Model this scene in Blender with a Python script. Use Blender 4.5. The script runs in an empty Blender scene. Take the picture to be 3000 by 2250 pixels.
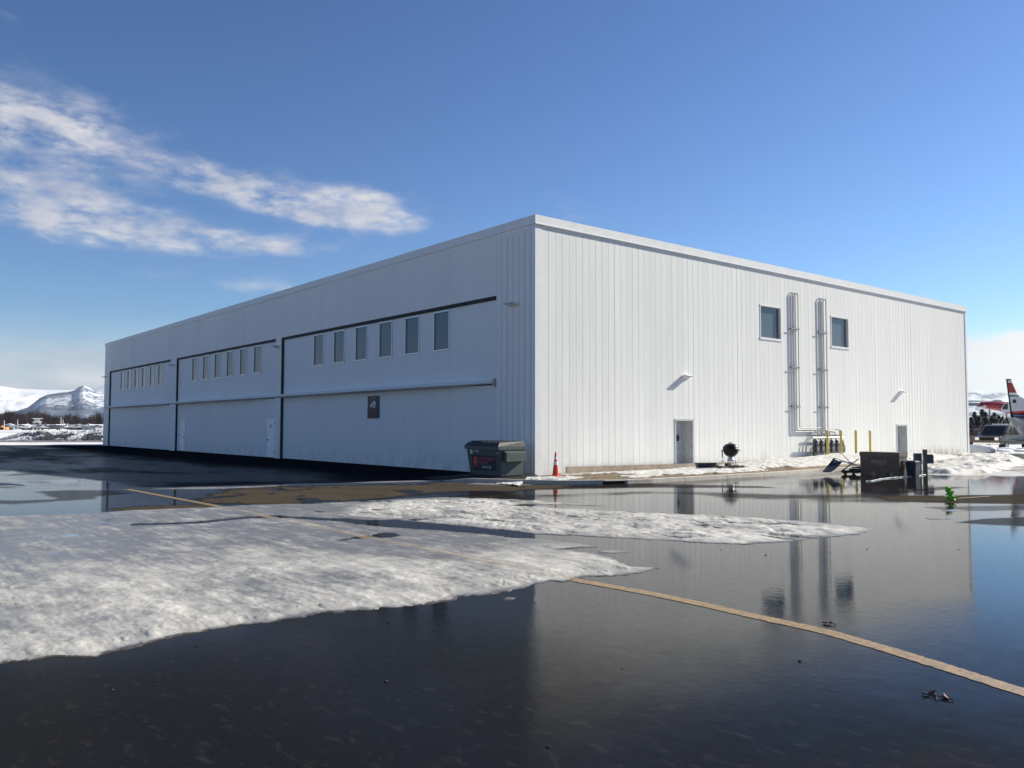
import bpy, bmesh, math, random
import numpy as np
from mathutils import Vector, Matrix
random.seed(7); rng=np.random.default_rng(11)
R_=math.radians
# ============================================================ camera
CX,CY,CZ=21.98,-18.90,1.743
YAW,PITCH,ROLL,FPX=2.459175,0.0514829,0.002315,2443.39
fw=np.array([math.cos(PITCH)*math.cos(YAW),math.cos(PITCH)*math.sin(YAW),math.sin(PITCH)])
r0=np.array([math.sin(YAW),-math.cos(YAW),0.0]);u0=np.cross(r0,fw)
rt=r0*math.cos(ROLL)+u0*math.sin(ROLL);up=-r0*math.sin(ROLL)+u0*math.cos(ROLL)
CAM=np.array([CX,CY,CZ])
F2=np.array([math.cos(YAW),math.sin(YAW),0.0]);R2=r0
S=bpy.context.scene; COL=S.collection
cd=bpy.data.cameras.new('camera'); cam=bpy.data.objects.new('camera',cd); COL.objects.link(cam)
cd.sensor_width=36; cd.lens=36*FPX/3000; cd.clip_end=20000; cd.clip_start=.05
M=Matrix(((rt[0],up[0],-fw[0],CX),(rt[1],up[1],-fw[1],CY),(rt[2],up[2],-fw[2],CZ),(0,0,0,1)))
cam.matrix_world=M; S.camera=cam
# ============================================================ light
SUN_EL=R_(30); SUN_AZ=R_(15)          # azimuth from +Y towards +X
EXPO=1.04; SKY=0.058
sl=bpy.data.lights.new('sun','SUN'); sl.energy=4.0; sl.angle=R_(.5); sl.color=(1,.945,.81)
so=bpy.data.objects.new('sun',sl); COL.objects.link(so)
sd=Vector((math.sin(SUN_AZ)*math.cos(SUN_EL),math.cos(SUN_AZ)*math.cos(SUN_EL),math.sin(SUN_EL)))
so.rotation_euler=sd.to_track_quat('Z','Y').to_euler(); so.location=(0,0,40)
S.view_settings.view_transform='Standard'; S.view_settings.look='None'
S.view_settings.exposure=EXPO; S.view_settings.gamma=1; S.view_settings.use_curve_mapping=False
# ============================================================ pixel helpers (pixels of the 3000x2250 photograph)
def ray(px,py): return fw*FPX+rt*(px-1500)+up*(1125-py)
def gp(px,py,z=0.0):
    d=ray(px,py); t=(z-CZ)/d[2]; return CAM+d*t
def pl(px,py,ax,val):
    d=ray(px,py); t=(val-CAM[ax])/d[ax]; return CAM+d*t
def atd(px,depth,z=0.0,py=1255):
    d=ray(px,py); d=np.array([d[0],d[1],0]); d=d/(d@F2); p=CAM+d*depth; p[2]=z; return p
def hz(py,px,depth):                    # height of what shows at row py, at that depth
    d=ray(px,py); return CZ+d[2]/math.hypot(d[0]*F2[0]+d[1]*F2[1],0)*depth
# ============================================================ nodes
class NT:
    def __init__(s,t): s.t=t; s.n=t.nodes; s.l=t.links
    def new(s,ty,**k):
        x=s.n.new(ty)
        for a,b in k.items(): setattr(x,a,b)
        return x
    def link(s,a,b): s.l.new(a,b)
    def put(s,sock,v):
        if isinstance(v,bpy.types.NodeSocket): s.l.new(v,sock)
        else: sock.default_value=v
    def math(s,op,*a,clamp=False):
        x=s.new('ShaderNodeMath',operation=op,use_clamp=clamp)
        for i,v in enumerate(a): s.put(x.inputs[i],v)
        return x.outputs[0]
    def mr(s,v,a,b,c=0.,d=1.,smooth=False):
        x=s.new('ShaderNodeMapRange'); x.interpolation_type='SMOOTHSTEP' if smooth else 'LINEAR'
        s.put(x.inputs[0],v)
        for i,q in enumerate((a,b,c,d)): s.put(x.inputs[i+1],q)
        return x.outputs[0]
    def mix(s,f,a,b,mode='MIX'):
        x=s.new('ShaderNodeMix',data_type='RGBA',blend_type=mode)
        s.put(x.inputs[0],f); s.put(x.inputs[6],a if isinstance(a,bpy.types.NodeSocket) else (*a[:3],1)); s.put(x.inputs[7],b if isinstance(b,bpy.types.NodeSocket) else (*b[:3],1))
        return x.outputs[2]
    def noise(s,scale,detail=3,rough=.5,vec=None,dist=0.,sc=None,out=0):
        x=s.new('ShaderNodeTexNoise'); x.inputs['Scale'].default_value=scale; x.inputs['Detail'].default_value=detail
        x.inputs['Roughness'].default_value=rough; x.inputs['Distortion'].default_value=dist
        if vec is None: vec=s.new('ShaderNodeTexCoord').outputs['Object']
        if sc is not None:
            m=s.new('ShaderNodeMapping'); m.inputs['Scale'].default_value=sc; s.link(vec,m.inputs[0]); vec=m.outputs[0]
        s.link(vec,x.inputs['Vector']); return x.outputs[out]
    def attr(s,name):
        x=s.new('ShaderNodeAttribute'); x.attribute_name=name; return x.outputs['Fac']
    def bump(s,h,dist=.01,strength=1.,normal=None):
        x=s.new('ShaderNodeBump'); x.inputs['Strength'].default_value=strength; x.inputs['Distance'].default_value=dist
        s.link(h,x.inputs['Height'])
        if normal is not None: s.link(normal,x.inputs['Normal'])
        return x.outputs[0]
def mat(name):
    m=bpy.data.materials.new(name); m.use_nodes=True; t=NT(m.node_tree); b=m.node_tree.nodes['Principled BSDF']; return m,t,b
def simple(name,col,rough=.6,metal=0.,var=.12,scale=6.,spec=.5,bump=0.,bscale=40.,coat=0.):
    m,t,b=mat(name)
    n=t.noise(scale,4,.6)
    dark=[c*(1-var) for c in col]; lite=[min(1,c*(1+var)) for c in col]
    t.link(t.mix(t.mr(n,.3,.7),dark,lite),b.inputs['Base Color'])
    t.link(t.mr(n,.3,.7,max(.02,rough-.08),min(1,rough+.08)),b.inputs['Roughness'])
    b.inputs['Metallic'].default_value=metal; b.inputs['Specular IOR Level'].default_value=spec
    b.inputs['Coat Weight'].default_value=coat
    if bump>0: t.link(t.bump(t.noise(bscale,4,.6),bump),b.inputs['Normal'])
    return m
# ============================================================ world
W=bpy.data.worlds.new('World'); S.world=W; W.use_nodes=True; wt=NT(W.node_tree)
bg=W.node_tree.nodes['Background']
sky=wt.new('ShaderNodeTexSky'); sky.sky_type='NISHITA'; sky.sun_disc=False; sky.sun_elevation=SUN_EL; sky.sun_rotation=SUN_AZ
sky.air_density=1.0; sky.dust_density=0.2; sky.ozone_density=3.0; sky.altitude=0
bg.inputs['Strength'].default_value=SKY
tc=wt.new('ShaderNodeTexCoord').outputs['Generated']
def vdot(v,c):
    x=wt.new('ShaderNodeVectorMath',operation='DOT_PRODUCT'); wt.link(v,x.inputs[0]); x.inputs[1].default_value=tuple(c); return x.outputs['Value']
nn=wt.new('ShaderNodeVectorMath',operation='NORMALIZE'); wt.link(tc,nn.inputs[0]); V=nn.outputs[0]
az=wt.math('ARCTAN2',vdot(V,R2),vdot(V,F2)); el=wt.math('ARCSINE',vdot(V,(0,0,1)))
cv=wt.new('ShaderNodeCombineXYZ'); wt.link(az,cv.inputs[0]); wt.link(el,cv.inputs[1])
dn=wt.noise(7,5,.6,cv.outputs[0],sc=(1,1.8,1),out=1)
dv=wt.new('ShaderNodeVectorMath',operation='MULTIPLY_ADD'); wt.link(dn,dv.inputs[0]); dv.inputs[1].default_value=(.13,.07,0); wt.link(cv.outputs[0],dv.inputs[2])
dv2=wt.new('ShaderNodeVectorMath',operation='SUBTRACT'); wt.link(dv.outputs[0],dv2.inputs[0]); dv2.inputs[1].default_value=(.065,.035,0)
def azel(px,py):
    d=ray(px,py); d=d/np.linalg.norm(d); return math.atan2(d@R2,d@F2),math.asin(d[2])
# px,py centre, half length, half width (px), slope deg (down to the right), strength
CL=[(560,520,150,40,-12,.8),(760,560,200,38,-15,1.05),(980,595,210,62,-12,1.2),(1130,615,110,60,0,.9),
    (90,640,260,50,-4,.85),(420,672,330,45,-3,1.15),(760,695,200,48,-6,.9),(1000,710,120,25,-8,.35),
    (80,520,250,70,-12,1.05),(360,550,190,38,-12,.6),(180,600,150,45,0,.35),
    (50,310,230,110,-6,.95),(160,385,260,80,-14,.75),(300,330,120,40,-20,.35),(430,370,110,50,-15,.6),(360,450,140,50,-20,.5),(15,75,60,35,-30,.45),
    (770,830,110,28,-14,.7),(560,790,150,20,-8,.35),(350,770,150,25,-6,.3),(1690,625,170,25,-15,.42),(1500,640,100,20,-5,.35),
    (2860,760,60,16,15,.5),(2520,438,22,8,0,.4),(2840,940,70,22,0,.4),(150,1060,220,12,0,.5),(240,1075,160,14,0,.55),(120,1110,400,30,0,.8),(60,1160,500,32,0,1.0),
    (2960,1040,190,50,0,1.3),(3100,990,220,30,0,1.0),(2950,1110,330,50,0,1.3),(3300,1060,500,90,0,1.0),(1340,625,40,14,0,.3)]
tot=None
for (px,py,hl,hw,sl_,st) in CL:
    a,e=azel(px,py); k=math.cos(a)**2
    m=wt.new('ShaderNodeMapping'); m.vector_type='TEXTURE'
    m.inputs['Location'].default_value=(a,e,0); m.inputs['Rotation'].default_value=(0,0,R_(sl_)); m.inputs['Scale'].default_value=(hl/FPX*k*1.3,hw/FPX*k*1.35,1)
    wt.link(dv2.outputs[0],m.inputs[0])
    ln=wt.new('ShaderNodeVectorMath',operation='LENGTH'); wt.link(m.outputs[0],ln.inputs[0])
    v=wt.mr(ln.outputs['Value'],1.35,0.,0.,st,smooth=True)
    tot=v if tot is None else wt.math('ADD',tot,v)
fine=wt.noise(16,6,.62,cv.outputs[0],sc=(1,2.6,1),dist=.15)
dens=wt.math('MULTIPLY',tot,wt.mr(fine,.30,.68,.16,1.2))
dens=wt.mr(dens,.12,1.35,0.,.93,smooth=True)
# the low bank of cloud along the horizon
low=wt.mr(el,.13,.02,0.,1.2,smooth=True)
lown=wt.noise(9,5,.6,cv.outputs[0],sc=(1,5,1))
low=wt.math('MINIMUM',wt.math('MULTIPLY',low,wt.mr(lown,.35,.62,.35,1.0)),.97)
dens=wt.math('MAXIMUM',dens,low)
dens=wt.math('MULTIPLY',dens,wt.mr(el,-.02,0.0))
shade=wt.noise(11,4,.55,cv.outputs[0],sc=(1,3,1))
ccol=wt.mix(wt.mr(shade,.35,.65),(.60,.63,.74),(.92,.91,.93))
right=wt.mr(az,.3,.6,smooth=True)
ccol=wt.mix(right,ccol,(1.15,1.12,1.08))
sc_=1/(SKY*2**EXPO)
cc2=wt.new('ShaderNodeVectorMath',operation='SCALE'); wt.link(ccol,cc2.inputs[0]); cc2.inputs['Scale'].default_value=sc_*.85
hs=wt.new('ShaderNodeHueSaturation'); hs.inputs['Saturation'].default_value=1.0; hs.inputs['Value'].default_value=1.0
k1=SKY*2**EXPO
vs=wt.new('ShaderNodeVectorMath',operation='SCALE'); wt.link(wt.mix(1.0,sky.outputs[0],(.90,1.03,1.17),'MULTIPLY'),vs.inputs[0]); vs.inputs['Scale'].default_value=k1
gm=wt.new('ShaderNodeGamma'); gm.inputs['Gamma'].default_value=1.28; wt.link(vs.outputs[0],gm.inputs['Color'])
vs2=wt.new('ShaderNodeVectorMath',operation='SCALE'); wt.link(gm.outputs[0],vs2.inputs[0]); vs2.inputs['Scale'].default_value=.96/k1
wt.link(vs2.outputs[0],hs.inputs['Color'])
wt.link(wt.mix(dens,hs.outputs[0],cc2.outputs[0]),bg.inputs['Color'])
W.cycles.sampling_method='MANUAL'; W.cycles.sample_map_resolution=512
# ============================================================ object helpers
def tag(o,label=None,cat=None,group=None,kind=None):
    if label: o['label']=label
    if cat: o['category']=cat
    if group: o['group']=group
    if kind: o['kind']=kind
    return o
def thing(name,loc,label,cat,group=None):
    o=bpy.data.objects.new(name,None); o.empty_display_size=.2; COL.objects.link(o); o.location=tuple(float(v) for v in loc)
    return tag(o,label,cat,group)
def wloc(o):
    v=Vector((0,0,0))
    while o is not None: v+=o.location; o=o.parent
    return v
class MB:
    def __init__(s,mtx=None): s.v=[]; s.f=[]; s.m=[]; s.x=mtx
    def add(s,vs,fs,mi=0):
        b=len(s.v)
        for p in vs:
            q=Vector([float(c) for c in p]); s.v.append(s.x@q if s.x else q)
        for f in fs: s.f.append([i+b for i in f]); s.m.append(mi)
        return s
    def box(s,x0,x1,y0,y1,z0,z1,mi=0):
        if x0>x1:x0,x1=x1,x0
        if y0>y1:y0,y1=y1,y0
        vs=[(x,y,z) for z in (z0,z1) for y in (y0,y1) for x in (x0,x1)]
        return s.add(vs,[(0,2,3,1),(4,5,7,6),(0,1,5,4),(1,3,7,5),(3,2,6,7),(2,0,4,6)],mi)
    def frus(s,c0,hx0,hy0,z0,hx1,hy1,z1,mi=0):
        x,y=c0
        vs=[(x-hx0,y-hy0,z0),(x+hx0,y-hy0,z0),(x+hx0,y+hy0,z0),(x-hx0,y+hy0,z0),(x-hx1,y-hy1,z1),(x+hx1,y-hy1,z1),(x+hx1,y+hy1,z1),(x-hx1,y+hy1,z1)]
        return s.add(vs,[(3,2,1,0),(4,5,6,7),(0,1,5,4),(1,2,6,5),(2,3,7,6),(3,0,4,7)],mi)
    def prism(s,prof,a0,a1,axis='x',mi=0):          # prof (p,q) -> other two axes in order
        n=len(prof)
        def P(a,p): return {'x':(a,p[0],p[1]),'y':(p[0],a,p[1]),'z':(p[0],p[1],a)}[axis]
        vs=[P(a0,p) for p in prof]+[P(a1,p) for p in prof]
        return s.add(vs,[tuple(range(n))[::-1],tuple(range(n,2*n))]+[(i,(i+1)%n,n+(i+1)%n,n+i) for i in range(n)],mi)
    def tube(s,pts,r,seg=8,mi=0,caps=True):
        pts=[Vector([float(c) for c in p]) for p in pts]; rr=r if isinstance(r,(list,tuple)) else [r]*len(pts)
        rings=[];N=len(pts)
        prev=None
        for i,p in enumerate(pts):
            d=(pts[min(i+1,N-1)]-pts[max(i-1,0)]).normalized()
            if prev is None:
                a=Vector((0,0,1)) if abs(d.z)<.9 else Vector((1,0,0)); a=(a-d*a.dot(d)).normalized()
            else: a=(prev-d*prev.dot(d)).normalized()
            prev=a; b=d.cross(a)
            rings.append([p+(a*math.cos(2*math.pi*k/seg)+b*math.sin(2*math.pi*k/seg))*rr[i] for k in range(seg)])
        vs=[q for ring in rings for q in ring]; fs=[]
        for i in range(N-1):
            for k in range(seg):
                k2=(k+1)%seg; fs.append((i*seg+k,i*seg+k2,(i+1)*seg+k2,(i+1)*seg+k))
        if caps: fs.append(tuple(range(seg))[::-1]); fs.append(tuple((N-1)*seg+k for k in range(seg)))
        return s.add(vs,fs,mi)
    def lathe(s,prof,c,seg=24,mi=0):
        vs=[];fs=[];n=len(prof)
        for (r,z) in prof:
            for k in range(seg): vs.append((c[0]+r*math.cos(2*math.pi*k/seg),c[1]+r*math.sin(2*math.pi*k/seg),c[2]+z))
        for i in range(n-1):
            for k in range(seg):
                k2=(k+1)%seg; fs.append((i*seg+k,i*seg+k2,(i+1)*seg+k2,(i+1)*seg+k))
        fs.append(tuple(range(seg))[::-1]); fs.append(tuple((n-1)*seg+k for k in range(seg)))
        return s.add(vs,fs,mi)
    def blob(s,c,rx,ry,rz,seed=0,amp=.2,u=10,w=7,mi=0):
        g=np.random.default_rng(seed); ph=g.random(6)*6.28
        vs=[];fs=[]
        for i in range(w+1):
            th=math.pi*i/w
            for k in range(u):
                a=2*math.pi*k/u; q=1+amp*(math.sin(2*a+ph[0]+th*2)+math.sin(3*a+ph[1])*math.sin(th*3+ph[2])+.6*math.sin(5*a+ph[3]+th*4))*.5*math.sin(th)
                vs.append((c[0]+rx*q*math.sin(th)*math.cos(a),c[1]+ry*q*math.sin(th)*math.sin(a),c[2]+rz*q*math.cos(th)))
        for i in range(w):
            for k in range(u): fs.append((i*u+k,(i+1)*u+k,(i+1)*u+(k+1)%u,i*u+(k+1)%u))
        return s.add(vs,fs,mi)
    def build(s,name,mats,parent=None,smooth=False,bevel=0.):
        off=wloc(parent) if parent else Vector((0,0,0))
        me=bpy.data.meshes.new(name); me.from_pydata([tuple(v-off) for v in s.v],[],s.f)
        mats=mats if isinstance(mats,(list,tuple)) else [mats]
        for m in mats: me.materials.append(m)
        me.polygons.foreach_set('material_index',s.m)
        bm=bmesh.new(); bm.from_mesh(me); bmesh.ops.recalc_face_normals(bm,faces=bm.faces)
        if bevel>0: bmesh.ops.bevel(bm,geom=[e for e in bm.edges if e.is_manifold and e.calc_face_angle(0)>.5],offset=bevel,segments=2,affect='EDGES',clamp_overlap=True)
        bm.to_mesh(me); bm.free()
        if smooth: me.polygons.foreach_set('use_smooth',[True]*len(me.polygons))
        me.update()
        o=bpy.data.objects.new(name,me); COL.objects.link(o)
        if parent: o.parent=parent
        return o
def fmesh(name,X,Y,Z,quads,mats,attrs={},smooth=True):
    me=bpy.data.meshes.new(name); n=len(X); co=np.stack([X,Y,Z],1).astype(np.float32)
    me.vertices.add(n); me.vertices.foreach_set('co',co.ravel())
    nf=len(quads); me.loops.add(nf*4); me.loops.foreach_set('vertex_index',quads.astype(np.int32).ravel())
    me.polygons.add(nf); me.polygons.foreach_set('loop_start',np.arange(nf,dtype=np.int32)*4)
    me.materials.append(mats); me.update(calc_edges=True)
    for k,a in attrs.items():
        at=me.attributes.new(k,'FLOAT','POINT'); at.data.foreach_set('value',a.astype(np.float32))
    me.polygons.foreach_set('use_smooth',np.full(nf,smooth)); me.update()
    o=bpy.data.objects.new(name,me); COL.objects.link(o); return o
def text(name,body,mtx,size,m,parent,ext=.002,sx=1.,bold=0.):
    c=bpy.data.curves.new(name,'FONT'); c.body=body; c.size=size; c.extrude=ext; c.offset=bold; c.align_x='LEFT'
    o=bpy.data.objects.new(name,c); COL.objects.link(o); dg=bpy.context.evaluated_depsgraph_get()
    me=bpy.data.meshes.new_from_object(o.evaluated_get(dg)); bpy.data.objects.remove(o)
    for v in me.vertices: v.co=mtx@Vector((v.co.x*sx,v.co.y,v.co.z))-wloc(parent)
    me.materials.clear(); me.materials.append(m)
    o=bpy.data.objects.new(name,me); COL.objects.link(o); o.parent=parent; return o
# ---------------------------------------------------------------- numpy noise, polygons
_T=rng.random((256,256)).astype(np.float32)
def vn(x,y):
    xi=np.floor(x).astype(int); yi=np.floor(y).astype(int); fx=x-xi; fy=y-yi
    fx=fx*fx*(3-2*fx); fy=fy*fy*(3-2*fy)
    g=lambda a,b:_T[a&255,b&255]
    return (g(xi,yi)*(1-fx)+g(xi+1,yi)*fx)*(1-fy)+(g(xi,yi+1)*(1-fx)+g(xi+1,yi+1)*fx)*fy
def fbm(x,y,oct=5,gain=.5,off=0.):
    a=1.;s=0.;t=0.
    for i in range(oct):
        s=s+a*vn(x*2**i+off+17.3*i,y*2**i-off+9.1*i); t+=a; a*=gain
    return s/t*2-1
def sdf(poly,X,Y):                      # signed distance, positive inside
    P=np.array(poly)[:,:2]; d=np.full(X.shape,1e9); ins=np.zeros(X.shape,bool); n=len(P)
    for i in range(n):
        a=P[i];b=P[(i+1)%n];e=b-a;L=e@e+1e-12
        t=np.clip(((X-a[0])*e[0]+(Y-a[1])*e[1])/L,0,1)
        d=np.minimum(d,(X-a[0]-t*e[0])**2+(Y-a[1]-t*e[1])**2)
        c=((a[1]>Y)!=(b[1]>Y))
        with np.errstate(divide='ignore',invalid='ignore'):
            xc=(b[0]-a[0])*(Y-a[1])/(b[1]-a[1]+1e-15)+a[0]
        ins^=c&(X<xc)
    return np.where(ins,1,-1)*np.sqrt(d)
def gpoly(pts): return [gp(x,y)[:2] for x,y in pts]
def sst(x,a,b): t=np.clip((x-a)/(b-a),0,1); return t*t*(3-2*t)
#__PART2__
# ============================================================ ground materials
def asphalt():
    m,t,b=mat('asphalt'); W_=t.attr('wet'); BK=t.attr('fresh_shade')
    n1=t.noise(.9,5,.6); n2=t.noise(60,3,.7); n3=t.noise(260,2,.6); n4=t.noise(5,4,.6)
    Wn=t.math('ADD',W_,t.mr(n4,.2,.8,-.05,.05)); 
    P=t.mr(Wn,.62,.86,smooth=True); wet=t.mr(Wn,.08,.80,smooth=True)
    dry=t.mix(t.mr(n1,.3,.7),(.062,.047,.032),(.098,.077,.055))
    dry=t.mix(t.mr(n2,.35,.7),dry,(.05,.045,.04))
    wc=t.mix(t.mr(n3,.35,.7),(.006,.006,.0065),(.020,.0195,.020))
    c=t.mix(t.mr(Wn,.06,.36,smooth=True),dry,wc); spk=t.noise(115,2,.75); c=t.mix(t.math('MULTIPLY',t.mr(spk,.62,.74),t.mr(Wn,.2,.9,.5,.16)),c,(.16,.15,.14))
    c=t.mix(BK,c,t.mix(t.mr(n2,.3,.7),(.010,.010,.012),(.022,.022,.024)))
    silt=t.noise(5,6,.7,sc=(1,2.2,1)); c=t.mix(t.math('MULTIPLY',t.mr(silt,.55,.75),t.mr(Wn,.3,.9,.14,.05)),c,(.20,.18,.16))
    t.link(c,b.inputs['Base Color'])
    t.link(t.mr(wet,0,1,.85,.45),b.inputs['Roughness']); b.inputs['Specular IOR Level'].default_value=.0
    gr=t.bump(t.math('ADD',n3,t.math('MULTIPLY',n2,.8)),.004,.9); t.link(gr,b.inputs['Normal'])
    gq=t.mr(t.noise(150,2,.7),.34,.54,.62,1.); sq=t.mr(t.noise(7,6,.72,sc=(1,2.4,1)),.34,.56,.86,1.); gq=t.math('MULTIPLY',gq,sq)
    t.link(t.math('MULTIPLY',t.math('MULTIPLY',t.math('MULTIPLY',wet,gq),t.attr('film')),t.mr(BK,0,1,.95,.72)),b.inputs['Coat Weight']); b.inputs['Coat IOR'].default_value=1.38
    t.link(t.math('ADD',t.mr(P,0,1,.035,.010),t.math('MULTIPLY',BK,.28)),b.inputs['Coat Roughness'])
    rp=t.noise(12,2,.5,sc=(1,1,1),dist=.2); rp2=t.noise(45,2,.6)
    nr=t.bump(rp,.0007,1.); nr=t.bump(rp2,.00010,1.,nr)
    g2=t.new('ShaderNodeBump'); g2.inputs['Distance'].default_value=.00022
    t.link(t.mr(P,0,1,1.0,.12),g2.inputs['Strength']); t.link(n3,g2.inputs['Height']); t.link(nr,g2.inputs['Normal'])
    t.link(g2.outputs[0],b.inputs['Coat Normal']); return m
M_ASPH=asphalt()
def snowmat(name,white=(.80,.80,.80),grey=(.27,.26,.25),soil=(.10,.07,.045),stripe=False,bd=.02,speck=.0,gl=.0,vv_=.0):
    m,t,b=mat(name); ice=t.attr('ice'); so_=t.attr('soil'); pool=t.attr('pool')
    n=t.noise(2.2,6,.62); n2=t.noise(22,4,.65); n3=t.noise(150,2,.6); st=t.noise(3.5,6,.7,sc=(1,3.0,1),dist=.6)
    i2=t.math('ADD',ice,t.mr(st,.3,.7,-.22,.22)); tr=t.noise(1.6,5,.65,sc=(.5,4.5,1),dist=.3); i2=t.math('ADD',i2,t.mr(tr,.32,.68,-vv_*1.1,vv_*1.1)); i2=t.math('ADD',i2,t.mr(n,.3,.7,-vv_,vv_)); i2=t.math('ADD',i2,t.mr(n2,.3,.7,-.15,.15),clamp=True)
    c=t.mix(i2,white,grey)
    if stripe:
        g=t.new('ShaderNodeNewGeometry').outputs['Position']; sx=t.new('ShaderNodeSeparateXYZ'); t.link(g,sx.inputs[0])
        dy=t.math('ABSOLUTE',t.math('ADD',sx.outputs[1],12.3)); k=t.mr(dy,.10,.05)
        k=t.math('MULTIPLY',k,t.mr(t.math('ADD',i2,t.mr(n,.3,.7,-.2,.2)),.15,.7,.04,.34)); c=t.mix(k,c,(.44,.32,.17))
    c=t.mix(t.mr(n3,.60,.76,0,speck),c,(.08,.07,.06)); pit=t.noise(9,5,.7,sc=(1,1.6,1)); c=t.mix(t.math('MULTIPLY',t.mr(pit,.56,.68),speck*1.1),c,(.11,.105,.10))
    sm=t.mr(t.math('ADD',so_,t.mr(n2,.3,.7,-.3,.3)),.42,.58)
    c=t.mix(sm,c,t.mix(n2,soil,[q*2.2 for q in soil])); t.link(c,b.inputs['Base Color'])
    pm=t.mr(t.math('ADD',pool,t.mr(n,.3,.7,-.3,.3)),.5,.75,smooth=True)
    t.link(t.math('SUBTRACT',t.mr(i2,0,1,.75,.42),t.math('MULTIPLY',pm,.35)),b.inputs['Roughness'])
    b.inputs['Specular IOR Level'].default_value=.35
    t.link(t.math('MAXIMUM',pm,t.mr(i2,.5,1.,0.,gl)),b.inputs['Coat Weight']); t.link(t.mr(pm,0,1,.3,.03),b.inputs['Coat Roughness']); b.inputs['Coat IOR'].default_value=1.33
    q=t.math('ADD',t.math('MULTIPLY',n2,.9),t.math('MULTIPLY',n3,.22))
    bb=t.new('ShaderNodeBump'); bb.inputs['Distance'].default_value=bd; t.link(q,bb.inputs['Height']); t.link(t.mr(i2,0,1,1.,.25),bb.inputs['Strength'])
    t.link(bb.outputs[0],b.inputs['Normal']); return m
M_SNOW=snowmat('old_snow',(.56,.535,.49),(.17,.165,.16),(.045,.038,.03),stripe=True,speck=.30,gl=.30,bd=.007,vv_=.22)
M_FRESH=snowmat('field_snow',(.76,.75,.74),(.60,.60,.62),bd=.03)
M_BANK=snowmat('snow_and_soil',(.64,.62,.58),(.50,.47,.44),(.11,.078,.045),bd=.03,speck=.2)
M_RUB=snowmat('rubble',(.85,.84,.83),(.55,.56,.60),(.040,.040,.045),bd=.25)
# ============================================================ ground sheet
def polar(rows,cols):
    A,Rr=np.meshgrid(cols,rows); th=YAW-A
    X=CX+Rr*np.cos(th)/np.cos(np.clip(A,-.9,.9)); Y=CY+Rr*np.sin(th)/np.cos(np.clip(A,-.9,.9)); return X,Y
def gridq(nr,nc,wrap=False):
    i=np.arange(nr-1)[:,None]; j=np.arange(nc if wrap else nc-1)[None,:]; j2=(j+1)%nc
    return np.stack([i*nc+j,i*nc+j2,(i+1)*nc+j2,(i+1)*nc+j],-1).reshape(-1,4)
PI=math.pi
cols=np.concatenate([np.linspace(-.66,.66,880),np.linspace(.66,2*PI-.66,74)[1:-1]])
rows=np.concatenate([[.02,.8,1.6,2.3],np.exp(np.linspace(math.log(2.8),math.log(130),520)),[160,220,320,500,800,1500,3000,6000,12000]])
A,Rr=np.meshgrid(cols,rows); kc=np.where(np.abs(A)<.7,1/np.cos(A),1/math.cos(.66)); 
X=CX+Rr*kc*np.cos(YAW-A); Y=CY+Rr*kc*np.sin(YAW-A)
def warp(X,Y,a,s,off=0): return X+a*fbm(X*s,Y*s,5,.55,off),Y+a*fbm(X*s,Y*s,5,.55,off+40)
near=(Rr<100)&(np.abs(A)<.7)
wet=.74+.16*fbm(X*.35,Y*.35,4)+.03*fbm(X*1.4,Y*1.4,4)-.34*sst(-Rr,-9,-3.4)
wx,wy=warp(X,Y,.35,.5); sx_,sy_=warp(X,Y,.12,1.2,5)
def apply(poly,val,soft,field,wxy=None,mode='set'):
    d=sdf(gpoly(poly),*(wxy or (wx,wy))); k=sst(d,-soft,soft); return field*(1-k)+val*k
# damp streaks where the lot is drying, seen beside the kerb and on the right
k=sst(fbm(X*.22+3,Y*.22,5,.6,70),.02,.35)*sst(Rr,13,19); wet=wet-.42*k
# water on the right half mirrors well
wet=apply([(1500,1436),(2100,1425),(2500,1412),(3050,1395),(3050,1445),(2500,1450),(1900,1440),(1500,1450)],.93,.5,wet)
wet=apply([(1500,1470),(3050,1470),(3050,1760),(2400,1730),(1900,1690),(1500,1600)],.86,.6,wet)
wet=apply([(2580,1455),(2700,1452),(2900,1450),(3060,1447),(3060,1478),(2800,1474),(2600,1470)],.16,.2,wet,(sx_,sy_))
wet=apply([(2700,1486),(2850,1482),(3060,1478),(3060,1492),(2900,1498),(2760,1494)],.42,.12,wet,(sx_,sy_))
wet=apply([(2790,1531),(2880,1519),(3060,1512),(3060,1544),(2900,1538),(2840,1534)],.30,.08,wet,(sx_,sy_))
wet=apply([(2450,1452),(2600,1440),(2760,1425),(2850,1428),(2700,1441),(2560,1456)],.35,.15,wet,(sx_,sy_))
wet=apply([(1560,1416),(1900,1417),(2230,1424),(2290,1430),(1900,1429),(1560,1434)],.32,.15,wet,(sx_,sy_))
wet=apply([(2240,1399),(2400,1388),(2500,1384),(2500,1396),(2360,1402)],.9,.1,wet,(sx_,sy_))
film=np.ones_like(X)
film=apply([(-900,1960),(300,1860),(900,1790),(1300,1950),(1450,2500),(-900,2500)],.22,1.6,film,(X,Y))
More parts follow.
